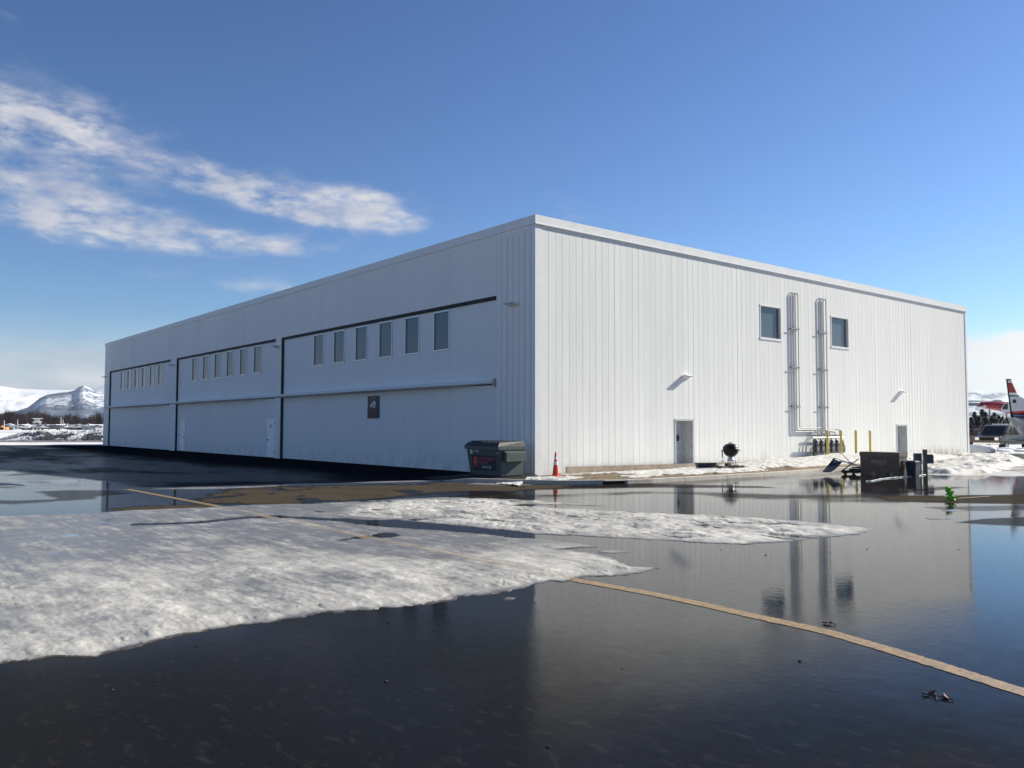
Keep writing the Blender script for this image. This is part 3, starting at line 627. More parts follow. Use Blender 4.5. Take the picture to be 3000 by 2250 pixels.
# hood over the storm drain
ss=np.linspace(s_in0,s_in1,10); vs=[]
for s in ss:
    p=kat(s);n=knorm(s)
    for q,z in ((0.0,.10),(.03,.135),(.17,.135),(.17,.10)): vs.append((p[0]+n[0]*q,p[1]+n[1]*q,z))
mb.add(vs,[(i*4+k,(i+1)*4+k,(i+1)*4+(k+1)%4,i*4+(k+1)%4) for i in range(9) for k in range(4)])
tag(mb.build('kerb',M_CONC),kind='structure')
SD=thing('storm_drain',(*((pin+pin2)/2+knorm(s_in0)*.1),0),'dark slot of a storm drain under the kerb hood','storm drain')
q=MB(); n=knorm((s_in0+s_in1)/2); a=kat(s_in0)+n*.13; b_=kat(s_in1)+n*.13
q.add([(a[0],a[1],.002),(b_[0],b_[1],.002),(b_[0],b_[1],.099),(a[0],a[1],.099),(a[0]+n[0]*.03,a[1]+n[1]*.03,.002),(b_[0]+n[0]*.03,b_[1]+n[1]*.03,.002),(b_[0]+n[0]*.03,b_[1]+n[1]*.03,.099),(a[0]+n[0]*.03,a[1]+n[1]*.03,.099)],[(0,1,2,3),(7,6,5,4),(0,3,7,4),(1,5,6,2),(3,2,6,7)])
q.build('slot',M_BLACK,SD)
q=MB(); a=kat(s_in0)-n*.04; b_=kat(s_in1)-n*.04; c=b_+n*.15; d=a+n*.15
q.add([(p[0],p[1],z) for z in (.001,.006) for p in (a,b_,c,d)],[(4,5,6,7),(0,1,5,4)]); q.build('grate',M_BLACK,SD)
def stripz(x,y,xk):
    """ground height of the planting strip: x from the wall (0) to the kerb (xk)"""
    u=np.clip(x/np.maximum(xk,.3),0,1); core=.05+.085*sst(u,.0,.45)
    return .115+(core-.115)*sst(1-u,0.,.25)
yy=np.linspace(-3.2,25,620); uu=np.linspace(0,1,110)
kxs=np.interp(yy,KP[3:,1],KP[3:,0]-.16); kxs=np.where(yy>13.6,4.0+.25*fbm(yy*.4,yy*0,3),kxs); kxs=np.where(yy<-2.0,1.6+(yy+3.2)*.7,kxs)
U,YY=np.meshgrid(uu,yy); X0=np.where(YY<0,-YY*.95,.0)
KX=kxs[:,None]; X=X0+(KX-X0)*U; Y=YY
base=stripz(X,Y,KX)*sst(Y,-3.3,-1.2)
ns=fbm(X*.9,Y*.7,6,.6,7); n2_=fbm(X*3,Y*3,5,.6,71)
cov=sst(ns+.22+.55*np.sin(np.pi*np.clip(U*1.1,0,1))-.08+.25*sst(Y,10,15),.05,.3)
cov=cov*sst(1-U,.03,.16); cov=np.where(Y<2.2,cov*sst(ns,-.1,.2),cov)
soil=1-cov; Zb=base+.16*sst(Y,7.,14.)*np.sin(np.pi*U)+cov*(.035+.05*sst(Y,3,10)+.035*n2_+.10*sst(Y,13,18)*sst(-Y,-23,-20))+.02*n2_+.02*fbm(X*8,Y*8,3)
Zb=Zb+.10*sst(Y,9.,14.)*(1-U)
Zb=np.where(U>.97,np.minimum(Zb,.12),Zb)
fm=fmesh('planting_strip',X.ravel(),Y.ravel(),Zb.ravel(),gridq(*X.shape),M_BANK,{'ice':np.zeros(X.size),'soil':soil.ravel(),'pool':np.zeros(X.size)}); tag(fm,kind='structure')
def zs(x,y):
    i=int(np.clip(np.interp(y,yy,np.arange(len(yy))),0,len(yy)-1)); x0=X0[i,0]; u=(x-x0)/(kxs[i]-x0); j=int(np.clip(u*(len(uu)-1),0,len(uu)-1)); return float(Zb[i,j])
# timber edging against the wall
M_WOOD=simple('weathered_timber',(.33,.27,.21),.85,0,.25,3,bump=.004,bscale=30)
tb=MB(); tb.add([(.10,1.35,.0),(.10,13.2,.0),(.10,13.2,.235),(.10,1.35,.335),(.16,1.35,.0),(.16,13.2,.0),(.16,13.2,.235),(.16,1.35,.335)],[(0,3,2,1),(4,5,6,7),(3,7,6,2),(0,1,5,4),(0,4,7,3),(1,2,6,5)])
tag(tb.build('timber_edging',M_WOOD),'long weathered timber board set on edge along the foot of the sunlit wall','timber board')
M_DKPL=simple('dark_plastic',(.030,.032,.045),.45)
p=atd(2043,31.6);p2=atd(2096,31.9)
# low trough beside the grill
q=MB(); a=atd(2044,32.0);b_=atd(2098,32.2); dx=(b_-a)[:2]; Lq=np.linalg.norm(dx); dx/=Lq; nx=np.array([-dx[1],dx[0]])
if nx@F2[:2]<0: nx=-nx
TG=thing('trough',(*((a+b_)[:2]/2),.2),'low dark trough lying left of the kettle grill','trough')
def obox(mb_,o,dx,nx,l0,l1,w0,w1,z0,z1,mi=0,taper=0.):
    P=lambda l,w,z:(o[0]+dx[0]*l+nx[0]*w,o[1]+dx[1]*l+nx[1]*w,z)
    t=taper
    mb_.add([P(l0+t,w0+t,z0),P(l1-t,w0+t,z0),P(l1-t,w1-t,z0),P(l0+t,w1-t,z0),P(l0,w0,z1),P(l1,w0,z1),P(l1,w1,z1),P(l0,w1,z1)],[(3,2,1,0),(4,5,6,7),(0,1,5,4),(1,2,6,5),(2,3,7,6),(3,0,4,7)],mi)
q=MB(); obox(q,a,dx,nx,0,Lq,0,.25,.18,.36,0,.03); obox(q,a,dx,nx,-.02,Lq+.02,-.02,.27,.361,.385); q.build('body',M_DKPL,TG)
# ============================================================ kettle grill
G0=atd(2140,32.2); gz=.24; G0[2]=gz
GR=thing('kettle_grill',G0,'black round kettle grill on thin legs standing in front of the sunlit wall','grill')
M_ENAM=simple('black_enamel',(.010,.010,.012),.38,0,.1,5,spec=.25); M_STEEL=simple('steel',(.45,.45,.46),.35,.8,.1)
gx,gy=G0[0],G0[1]
def lp(r0_,z0_,z1_,n,up_=True): return [(max(.01,r0_*math.cos(i/n*PI/2)),z0_+(z1_-z0_)*math.sin(i/n*PI/2)) for i in range(n+1)]
q=MB(); q.lathe([(r,z) for r,z in lp(.295,.66,.36,10)][::-1]+[(.295,.67)],(gx,gy,gz),28); q.build('bowl',M_ENAM,GR,smooth=True)
q=MB(); q.lathe([(.303,.672),(.303,.69)]+lp(.300,.69,.90,10),(gx,gy,gz),28); lid=q.build('lid',M_ENAM,GR,smooth=True)
q=MB(); q.tube([(gx-.05,gy,gz+.895),(gx-.045,gy,gz+.94),(gx+.045,gy,gz+.94),(gx+.05,gy,gz+.895)],.012,8); q.build('lid_handle',M_BLACK,lid)
q=MB(); q.lathe([(.05,.0),(.05,.012)],(gx+.13,gy-.08,gz+.868),12); q.build('lid_vent',M_ALU,lid)
for k in range(3):
    a_=YAW+PI+[.55,-.75,3.1][k]; c_,s_=math.cos(a_),math.sin(a_)
    q=MB(); q.tube([(gx+.17*c_,gy+.17*s_,gz+.44),(gx+.30*c_,gy+.30*s_,gz+(.0 if k<1 else .05))],.012,8); q.build('leg',M_ALU,GR)
    if k:
        q=MB(); e=Vector((gx+.31*c_,gy+.31*s_,gz+.075)); t_=Vector((-s_,c_,0)); n_=Vector((c_,s_,0)); q.tube([e-n_*-.0,e+n_*.035],.075,16); q.build('wheel',M_BLACK,GR)
q=MB(); q.lathe([(.02,.19),(.125,.20),(.14,.28),(.135,.285),(.10,.355)],(gx,gy,gz),20); q.build('ash_catcher',M_ALU,GR,smooth=False)
for sgn in (-1,1):
    q=MB(); c3=Vector((gx,gy,gz+.62))+Vector(R2.tolist())*sgn*.30; o3=Vector(R2.tolist())*sgn; t3=Vector(F2.tolist())*.07
    q.tube([c3-t3,c3-t3+o3*.06,c3+t3+o3*.06,c3+t3],.011,8); q.build('side_handle',M_BLACK,GR)
q=MB(); c3=Vector((gx,gy,gz))+Vector(R2.tolist())*-.335-Vector(F2.tolist())*.03
q.tube([c3+Vector((0,0,.62)),c3+Vector((0,0,.34))],.022,8,0); q.tube([c3+Vector((0,0,.34)),c3+Vector((0,0,.23))],.006,6,1); q.tube([c3+Vector((-.03,0,.20)),c3+Vector((.03,.0,.20))],.035,8,1)
tag(q.build('grill_brush',[M_BLACK,M_ALU]),'black grill brush hanging from the left handle of the kettle grill','brush')
# stones and bricks round its feet
M_STONE=simple('stones',(.20,.16,.14),.9,0,.45,7,bump=.01); g_=np.random.default_rng(5)
for k in range(9):
    px=2102+k*9+g_.normal()*3; pos=atd(px,31.4+g_.random()*.7); s_=.07+.07*g_.random(); q=MB(); q.blob((pos[0],pos[1],zs(pos[0],pos[1])+s_*.35),s_*1.3,s_*1.1,s_*.8,k,.35)
    tag(q.build('stone',M_STONE),'rough brown stones heaped round the feet of the kettle grill','stone','stones round the grill feet')
# ============================================================ traffic cone
M_OR=simple('orange_plastic',(.78,.075,.030),.45,0,.06,8); M_WHT=simple('reflective_collar',(.75,.75,.76),.4)
C0=atd(1627,28.9); C0[2]=.0
C0=gp(1628,1396,.115)
CN=thing('traffic_cone',C0,'orange traffic cone with two white collars at the near corner of the hangar','traffic cone')
cz=.115+.0; c0=(C0[0],C0[1],cz)
q=MB(); q.frus((C0[0],C0[1]),.16,.16,cz+.0,.15,.15,cz+.03); q.build('base',M_OR,CN)
q=MB(); rz=lambda z:.115-(.115-.022)*z/.80
q.lathe([(rz(z),z) for z in (.031,.38,.50,.56,.66,.80)]+[(.012,.81)],c0,24); q.build('cone_body',M_OR,CN,smooth=False)
for a,b_ in ((.38,.50),(.56,.66)):
    q=MB(); q.lathe([(rz(a)+.003,a),(rz(b_)+.003,b_)],c0,24); q.build('collar',M_WHT,CN)
# ============================================================ dumpster
M_DG=simple('dumpster_paint',(.060,.078,.072),.5,0,.12,3); M_DGL=simple('dumpster_lid',(.020,.022,.026),.45)
PZ=.10; P_=gp(1470,1399,PZ); x1=P_[0]-.02; y0=P_[1]-.10; x0=pl(1366,1310,1,y0)[0]; y1=pl(1534,1313,0,x1)[1]; z0=PZ+.05; zt=hz(1309,1470,float((np.array([x1,y0,0])-CAM)@F2))
pad=[(-3.4,-.03,.006),(-2.2,-3.3,.006),(0.25,-3.60,.035),(1.30,-2.98,.085),(2.36,-2.30,.118),(1.3,-.9,.12),(.03,-.03,.12),(-1.2,-.03,.10)]
pm_=MB(); pm_.add(pad+[(-.2,-1.7,.10)],[(i,(i+1)%8,8) for i in range(8)]); tag(pm_.build('pavement',simple('fresh_asphalt',(.016,.016,.018),.8,0,.3,40,spec=.2,bump=.004)),kind='structure')
DU=thing('dumpster',((x0+x1)/2,(y0+y1)/2,0),'dark green waste dumpster with a black lid at the shaded corner of the hangar','dumpster')
q=MB(); vb=[(x0+.12,y0+.10,z0),(x1-.0,y0+.10,z0),(x1-.0,y1,z0),(x0+.12,y1,z0),(x0,y0,zt),(x1,y0,zt),(x1,y1,zt),(x0,y1,zt)]
q.add(vb,[(3,2,1,0),(0,1,5,4),(1,2,6,5),(2,3,7,6),(3,0,4,7),(4,5,6,7)]); q.build('body',M_DG,DU)
q=MB(); q.box(x0-.04,x1+.04,y0-.045,y0-.001,zt-.10,zt); q.box(x0-.04,x1+.04,y1+.001,y1+.04,zt-.10,zt); q.box(x0-.04,x0-.001,y0,y1,zt-.10,zt); q.box(x1+.001,x1+.04,y0,y1,zt-.10,zt); q.build('rim',M_DG,DU)
q=MB(); q.add([(x0-.05,y0-.06,zt+.002),(x1+.02,y0-.06,zt+.002),(x1+.02,y1+.05,zt+.002),(x0-.05,y1+.05,zt+.002),(x0+.06,y0+.05,zt+.13),(x1-.04,y0+.05,zt+.13),(x1-.02,y1+.05,zt+.17),(x0+.06,y1+.05,zt+.17)],[(3,2,1,0),(4,5,6,7),(0,1,5,4),(1,2,6,5),(2,3,7,6),(3,0,4,7)])
for k in range(6): xx=x0+.2+k*.29; q.box(xx,xx+.05,y0+.05,y1,zt+.13,zt+.18)
q.build('lid',M_DGL,DU)
q=MB(); ya,yb=y0+.16,y1-.02
q.prism([(x1+.002,zt-.13),(x1+.20,zt-.20),(x1+.20,zt-.48),(x1+.002,zt-.48)],ya,yb,'y'); q.build('lift_pocket',M_DG,DU)
q=MB(); q.box(x0+.1,x1-.02,y0+.12,y1-.04,PZ-.02,z0-.001); q.build('skid',M_BLACK,DU)
import mathutils
def fy(z): return y0+.10-(.10)*(z-z0)/(zt-z0)         # sloping front face
tilt=math.atan2(.10,zt-z0)
q=MB(); ax0,ax1,az0,az1=x0+.28,x1-.24,zt-.80,zt-.30
q.add([(ax0,fy(az0)-.004,az0),(ax1,fy(az0)-.004,az0),(ax1,fy(az1)-.004,az1),(ax0,fy(az1)-.004,az1),(ax0,fy(az0)-.001,az0),(ax1,fy(az0)-.001,az0),(ax1,fy(az1)-.001,az1),(ax0,fy(az1)-.001,az1)],[(0,1,2,3),(7,6,5,4),(0,4,5,1),(1,5,6,2),(2,6,7,3),(3,7,4,0)])
q.build('decal',simple('decal_black',(.018,.018,.030),.5),DU)
def tm(x,z): return Matrix.Translation((x,fy(z)-.007,z))@Matrix.Rotation(PI/2+tilt,4,'X')
M_LOR=simple('lettering_orange',(.62,.10,.05),.6,0,.1); M_LRED=simple('lettering_red',(.42,.10,.10),.6,0,.1); M_LWH=simple('lettering_white',(.50,.52,.52),.6,0,.1)
text('lettering','NORTHERN',tm(ax0+.34,az0+.335),.15,M_LRED,DU,.001,1.12,.002)
text('lettering','WASTE',tm(ax0+.34,az0+.20),.15,M_LRED,DU,.001,1.12,.002)
text('lettering','602-0123',tm(ax0+.52,az0+.07),.12,M_LWH,DU,.001,1.10,.002)
q=MB(); al=[(.10,.62),(.12,.74),(.20,.77),(.30,.75),(.31,.60),(.33,.53),(.30,.50),(.36,.42),(.42,.36),(.40,.35),(.32,.43),(.26,.48),(.22,.47),(.14,.40),(.03,.36),(.13,.44),(.17,.49),(.10,.52),(.08,.57)]
n=len(al); al=[(a_,z-.30+az0) for a_,z in al]; q.add([(ax0+a_*.9,fy(z)-.008,z) for a_,z in al]+[(ax0+a_*.9,fy(z)-.0045,z) for a_,z in al],[tuple(range(n)),tuple(range(n,2*n))[::-1]]+[(i,(i+1)%n,n+(i+1)%n,n+i) for i in range(n)]); q.build('state_outline_logo',M_LOR,DU)
q=MB(); q.box(x0+.22,x0+.36,y0-.004,y0+.03,zt-.26,zt-.12); q.build('sticker',simple('sticker',(.55,.56,.55),.6),DU)
text('unit_number','2Y9802',tm(x0+.40,zt-.20),.10,M_LWH,DU,.001,1.,.002)
text('unit_number','4YD',tm(x1-.16,zt-.24),.07,M_LWH,DU,.001,1.,.002)
# ============================================================ job-site chest
A0=gp(2519,1392); B0=gp(2636,1397); tx0,tx1,ty0,ty1=6.03,7.53,10.66,11.30
M_BRN=simple('brown_steel',(.105,.070,.048),.5,0,.15,4); M_BRN2=simple('brown_lid',(.12,.082,.056),.45,0,.12,4)
TB=thing('tool_chest',((tx0+tx1)/2,(ty0+ty1)/2,0),'brown steel job-site tool chest on skids at the edge of the puddle','tool chest')
q=MB(); q.box(tx0+.02,tx1-.02,ty0+.02,ty1-.02,.14,.70); q.build('body',M_BRN,TB,bevel=.006)
q=MB(); q.box(tx0,tx1,ty0,ty1,.701,.86); q.box(tx0-.005,tx1+.005,ty0-.006,ty1+.006,.70,.715); q.build('lid',M_BRN2,TB,bevel=.008)
for a,b_ in ((tx0+.02,tx0+.34),(tx0+.56,tx0+.98),(tx1-.30,tx1-.02)):
    q=MB(); q.box(a,b_,ty0+.03,ty1-.03,.0,.139); q.build('skid',M_BRN,TB)
text('lettering','KNAACK',Matrix.Translation((tx0+.45,ty0+.015,.475))@Matrix.Rotation(PI/2,4,'X'),.13,simple('lettering_teal',(.20,.30,.29),.6),TB,.002,1.1,.004)
q=MB(); q.box(tx0+.56,tx0+.98,ty0+.012,ty0+.0195,.41,.45); q.build('orange_stripe',M_LOR,TB)
q=MB(); q.box(tx1-.019,tx1+.02,ty0+.24,ty0+.40,.52,.56); q.build('side_handle',M_BLACK,TB)
# bin
B0=gp(2664,1397); bx,by=B0[0]+.02,B0[1]+.25
BN=thing('rubbish_bin',(bx,by,0),'small dark navy rubbish bin standing right of the brown tool chest','bin')
M_NAVY=simple('navy_plastic',(.018,.024,.040),.5); q=MB(); q.frus((bx,by),.15,.15,.0,.185,.185,.50); q.build('body',M_NAVY,BN,bevel=.015)
q=MB(); q.frus((bx,by),.205,.205,.501,.205,.205,.53); q.frus((bx,by),.19,.19,.531,.12,.12,.57); q.build('lid',M_NAVY,BN)
# utility posts with boxes
U0=gp(2703,1391); ux,uy=U0[0],U0[1]
UT=thing('utility_pedestal',(ux,uy,0),'weathered wooden post carrying grey electrical boxes at the edge of the snow','utility post')
M_PW=simple('old_post_wood',(.17,.15,.09),.85,0,.25,6,bump=.004); M_BOX=simple('box_steel',(.07,.08,.095),.45)
RX=R2[:2]; FX=F2[:2]
def rb(l0,l1,w0,w1,z0,z1,name,m,o=(ux,uy)):
    q=MB(); obox(q,o,RX,FX,l0,l1,w0,w1,z0,z1); return q.build(name,m,UT)
rb(.04,.16,-.06,.06,.0,.94,'post',M_PW); rb(-.12,-.04,-.03,.05,0,.55,'short_post',M_GREYP)
rb(-.32,-.05,-.08,.04,.40,.80,'switch_box',M_BOX); rb(.165,.37,-.06,.10,.42,.76,'outlet_box',M_BOX); rb(.371,.40,-.06,.10,.42,.72,'box_cover',M_GREYP); rb(-.0,.035,-.09,-.03,.45,.74,'conduit',M_GREYP)
q=MB()
for s_,e_ in (((-.2,.40),(-.42,.10)),((.36,.42),(.12,.2))):
    pts=[]; 
    for i in range(8):
        f_=i/7; l=s_[0]+(e_[0]-s_[0])*f_; z=s_[1]+(e_[1]-s_[1])*f_-.10*math.sin(PI*f_); pts.append((ux+RX[0]*l,uy+RX[1]*l,max(z,.01)))
    q=MB(); q.tube(pts,.008,6); q.build('cable',M_GREYP,UT)
# cord of ice across the puddle
pts=[gp(x,y,.012) for x,y in [(2537,1410),(2552,1409),(2570,1406),(2590,1402),(2615,1400),(2640,1398),(2668,1396),(2692,1394),(2708,1391),(2716,1389)]]
q=MB(); g_=np.random.default_rng(3); pp=[]
for i in range(len(pts)-1):
    for k in range(5): 
        v_=pts[i]+(pts[i+1]-pts[i])*k/5; pp.append(v_+[g_.normal()*.015,g_.normal()*.015,abs(g_.normal())*.006])
q.tube(pp,[.012+.010*g_.random() for _ in pp],6); tag(q.build('extension_cord',simple('pale_cord',(.62,.64,.62),.4)),'pale extension cord lying across the water in front of the tool chest','cord')
# ============================================================ snow scoop and shovel
o=gp(2408,1379.5,.13); SC=thing('snow_scoop',o,'black plastic snow scoop lying on the kerb with its bowl facing up','snow scoop')
M_SCOOP=simple('scoop_plastic',(.016,.018,.030),.35)
q=MB(); P_=lambda px,py,dz: gp(px,py,dz)
a=np.array(gp(2409,1380,.14)); b_=np.array(gp(2437,1380.5,.14)); dep=(a-CAM)@F2
c=atd(2466,dep+.35,0); c[2]=.14+(1380-1353)/FPX*dep; d=atd(2440,dep+.45,0); d[2]=.14+(1380-1343.5)/FPX*dep
def quadpatch(q,a,b_,c,d,th,sag,n=8):
    vs=[];nn_=n+1
    for k in (0,1):
        for i in range(nn_):
            for j in range(nn_):
                u=i/n;v=j/n; p=(a*(1-u)+b_*u)*(1-v)+(d*(1-u)+c*u)*v; p=p+np.array([0,0,1.])*(sag*((2*u-1)**2-1)+sag*.8*((2*v-1)**2-1))+np.array([0,0,-th*k]); vs.append(p)
    f=[]
    for k in (0,1):
        for i in range(n):
            for j in range(n):
                t=k*nn_*nn_; f.append((t+i*nn_+j,t+(i+1)*nn_+j,t+(i+1)*nn_+j+1,t+i*nn_+j+1))
    q.add(vs,f)
quadpatch(q,a,b_,c,d,.02,.03); q.build('scoop',M_SCOOP,SC,smooth=True)
q=MB(); q.tube([d,np.array(d)*.5+np.array(c)*.5+[0,0,.03],c],.014,8); e1=atd(2520,dep-.6,0); e1[2]=.36; e2=atd(2522,dep-.3,0); e2[2]=.30
q.tube([d+[0,0,.01],e1],.013,8); q.tube([c+[0,0,.01],e2],.013,8); q.tube([e1,e2],.013,8); q.build('handle',M_GREYP,SC)
s0=atd(2457,33.5);s0[2]=hz(1320,2457,33.5); s1=atd(2486,32.6); s1[2]=hz(1352,2486,32.6)
SH=thing('shovel',s1,'shovel with a tan wooden handle leaning in the snow between the yellow posts','shovel')
q=MB(); q.tube([s0,s1],.018,8); q.build('handle',simple('tan_wood',(.45,.34,.18),.6),SH)
q=MB(); dd=(s1-s0)/np.linalg.norm(s1-s0); e=s1+dd*.28; sid=R2*.11
quadpatch(q,s1-sid*.8,s1+sid*.8,e+sid,e-sid,.006,.015,4); q.build('blade',M_BOX,SH)
# dark hitch frame left of the chest
HF=thing('cart_frame',(5.6,10.9,0),'low black cart frame pushed against the left end of the tool chest','cart')
q=MB(); q.box(5.32,6.0,10.62,10.68,.06,.14); q.box(5.32,6.0,11.12,11.18,.06,.14); q.box(5.32,5.38,10.681,11.119,.06,.14); q.box(5.55,5.62,10.681,11.119,.06,.14); q.box(5.6,6.0,10.7,11.1,.141,.22); q.build('frame',M_BLACK,HF)
q=MB(); q.tube([(5.36,10.65,.14),(6.0,10.65,.58)],.02,8); q.build('brace',M_BLACK,HF)
for yy_ in (10.60,11.21):
    q=MB(); q.tube([(5.5,yy_-.03,.085),(5.5,yy_+.03,.085)],.085,16); q.build('wheel',M_BLACK,HF)
# ============================================================ yellow posts
M_YEL=simple('yellow_paint_post',(.60,.47,.10),.5,0,.1,5)
names=['yellow post in front of the gas meters','yellow post just right of the gas meters','yellow post between its two neighbours, behind the cart handle','yellow post standing behind the brown tool chest']
for k,(y,top) in enumerate(((17.3,1.63),(18.5,1.61),(19.88,1.61),(21.25,1.60))):
    x=.9; o=thing('bollard',(x,y,.15),'slim '+names[k],'post','yellow posts along the wall')
    q=MB(); q.tube([(x,y,.12),(x,y,top-.04)],.058,14); q.build('pipe',M_YEL,o,smooth=False)
    q=MB(); q.lathe([(.062,0),(.062,.02),(.045,.05),(.01,.06)],(x,y,top-.04),14); q.build('cap',M_YEL,o)
# ============================================================ gas piping on the wall
GP_=thing('gas_piping',(.2,17.5,1.2),'two tall bundles of white gas pipes rising up the sunlit wall','gas pipes')
M_PIPE=simple('pipe_white',(.46,.46,.45),.4,0,.08,6)
XP=.075
for (px,zb,ye) in ((2339,1.74,18.1),(2331,1.65,17.8),(2323,1.55,17.5)):
    y=float(pl(px,1000,0,XP)[1]); q=MB(); q.tube([(.0,y,8.06),(.05,y,8.10),(XP-.02,y,8.10),(XP,y,8.06),(XP,y,zb+.05),(XP,y+.05,zb),(XP,ye,zb),(XP+.05,ye+.03,zb-.04),(.30,ye+.03,zb-.06),(.33,ye+.03,1.30)],.026,8); q.build('pipe',M_PIPE,GP_)
for (px,zb,ye) in ((2421,1.70,19.4),(2413,1.58,19.0),(2405,1.5,18.5)):
    y=float(pl(px,1000,0,XP)[1]); q=MB(); q.tube([(.0,y,8.03),(.05,y,8.07),(XP-.02,y,8.07),(XP,y,8.03),(XP,y,zb+.04),(XP,y+.03,zb),(XP,ye,zb),(XP+.05,ye+.02,zb-.04),(.30,ye+.02,zb-.06),(.33,ye+.02,1.30)],.026,8); q.build('pipe',M_PIPE,GP_)
M_BR=simple('bracket_steel',(.22,.23,.25),.5,.3)
for (pa,pb) in ((2316,2341),(2398,2423)):
    y0_=float(pl(pa,1000,0,XP)[1]); y1_=float(pl(pb,1000,0,XP)[1])
    for z in (6.38,4.56,2.73):
        q=MB(); q.box(.003,.035,y0_+.02,y0_+.06,z-.02,z+.02); q.box(.003,.035,y1_-.06,y1_-.02,z-.02,z+.02); q.box(.036,.046,y0_,y1_,z-.03,z+.03); q.box(.105,.118,y0_,y1_,z-.03,z+.03); q.build('bracket',M_BR,GP_)
M_MET=simple('meter_grey',(.075,.08,.09),.5)
GM=thing('gas_meters',(.3,18.2,.6),'row of grey gas meters with pipework under the white gas pipes','gas meters')
q=MB(); q.tube([(.34,16.95,1.26),(.34,19.75,1.26)],.04,10); q.build('manifold',M_PIPE,GM)
q=MB(); q.tube([(.34,17.05,1.20),(.34,17.05,.1)],.045,10); q.build('standpipe',M_MET,GM)
q=MB(); q.box(.28,.40,17.05,19.75,.52,.57); q.build('shelf',M_MET,GM)
for k in range(6):
    y=17.28+k*.46
    q=MB(); q.box(.20,.44,y-.15,y+.15,.58,.88); q.lathe([(.12,0),(.14,.03),(.14,.10),(.10,.14)],(.32,y,.88),12); mt=q.build('meter',M_MET,GM,bevel=.02)
    q=MB(); q.tube([(.34,y-.08,1.22),(.34,y-.08,1.0),(.34,y-.08,.9)],.028,8); q.tube([(.36,y-.08,1.08),(.36,y+.0,1.08)],.09,12); q.build('regulator',M_MET,GM)
    q=MB(); q.lathe([(.05,0),(.05,.02)],(.45,y,.72),10); q.build('dial',M_WHT,mt) if False else MB().box(.441,.447,y-.03,y+.03,.74,.79).build('dial',M_GREYP,mt)
q=MB(); q.box(.16,.20,17.0,19.6,1.34,1.40); q.build('top_rail',M_MET,GM)
#__PART4__
# ============================================================ lime green clump
g_=np.random.default_rng(8); q=MB(); gc=gp(2785,1467); M_LIME,t,b=mat('lime_ribbon'); b.inputs['Base Color'].default_value=(.22,.62,.04,1); b.inputs['Roughness'].default_value=.4
t.link(t.mix(t.mr(t.noise(22,3,.6),.35,.65),(.08,.30,.02),(.38,.80,.08)),b.inputs['Base Color']); b.inputs['Transmission Weight'].default_value=0.
LG=thing('ribbon_clump',gc,'bright lime green clump of crumpled ribbon standing in the puddle','ribbon clump')
kpx=(gc-CAM)@F2/FPX
def gpos(dx,dy): return gc+R2*dx*kpx+np.array([0,0,1])*dy*kpx
sp=[]
for i,(dx,dy,r) in enumerate([(2,4,10),(-4,9,11),(4,13,9),(-3,19,8.5),(1,24,7),(-6,28,6.5),(-4,34,6),(-9,37,4.5)]):
    c=gpos(dx,dy); n_=18
    pts=[c+R2*math.cos(a)*r*kpx+F2*math.sin(a)*r*kpx*.8+np.array([0,0,1])*(math.sin(a*3+i)*2.2)*kpx for a in np.linspace(0,2*PI*1.05,n_)]
    q=MB(); q.tube(pts,[kpx*(2.2+1.1*math.sin(j*2.1+i)) for j in range(n_)],6); q.blob(c,r*kpx*.75,r*kpx*.6,4*kpx,i,.5); q.build('ribbon_loop',M_LIME,LG)
q=MB(); q.tube([gpos(6,6),gpos(12,3),gpos(18,5),gpos(22,7)],[kpx*3,kpx*2.5,kpx*3,kpx*2],6); q.build('ribbon_tail',M_LIME,LG)
# ============================================================ debris
M_TWIG=simple('twig_bark',(.030,.018,.014),.8,0,.4,30); M_LEAF=simple('dead_leaf',(.16,.035,.025),.7,0,.3,20)
def twig(px,py,w,label,seed):
    g_=np.random.default_rng(seed); c=gp(px,py); k=((c-CAM)@F2)/FPX; o=thing('twig',c,label,'twig')
    q=MB(); q.tube([c+R2*x*k*w+F2*y*k*w*2+np.array([0,0,.008+z*k]) for x,y,z in ((-.5,.2,0),(-.2,0,2),(.1,-.1,3),(.5,-.3,0))],.0035,6)
    q.tube([c+R2*x*k*w+F2*y*k*w*2+np.array([0,0,.01]) for x,y in ((-.3,-.3),(0,0),(.25,.4))],.003,6); q.build('stem',M_TWIG,o)
    for i in range(4):
        q=MB(); p=c+R2*(g_.random()-.5)*k*w*.8+F2*(g_.random()-.5)*k*w; s_=k*w*.16; a=g_.random()*6; u=np.array([math.cos(a),math.sin(a),.3]);v=np.array([-math.sin(a),math.cos(a),.2])
        q.add([p-u*s_*1.4+[0,0,.012],p-v*s_*.6+[0,0,.008],p+u*s_*1.4+[0,0,.02],p+v*s_*.6+[0,0,.018],p-v*s_*.6+[0,0,.005],p+v*s_*.6+[0,0,.014]],[(0,1,2,3),(0,4,2,5)]); q.build('leaf',M_LEAF if i<3 else M_TWIG,o)
twig(2744,2043,62,'dark broken twig with reddish dead leaves on the wet asphalt below the yellow line',1)
twig(2428,1829,30,'small dark twig just above the yellow line on the wet asphalt',2)
g_=np.random.default_rng(21); peb=[(2343,1938),(577,1893),(330,2023),(452,1996),(1138,1825),(1313,1817),(1131,1998),(1606,2190),(2112,1612),(2243,1627),(2540,1609),(2808,1610),(1822,1960),(2700,1720),(2350,1500),(909,1826),(806,1824),(1010,1995)]
peb=peb[:13]
dk=MB().blob((0,0,0),1,.8,.6,3,.35).build('pebble',simple('pebble_dark',(.03,.028,.026),.8)); first=True
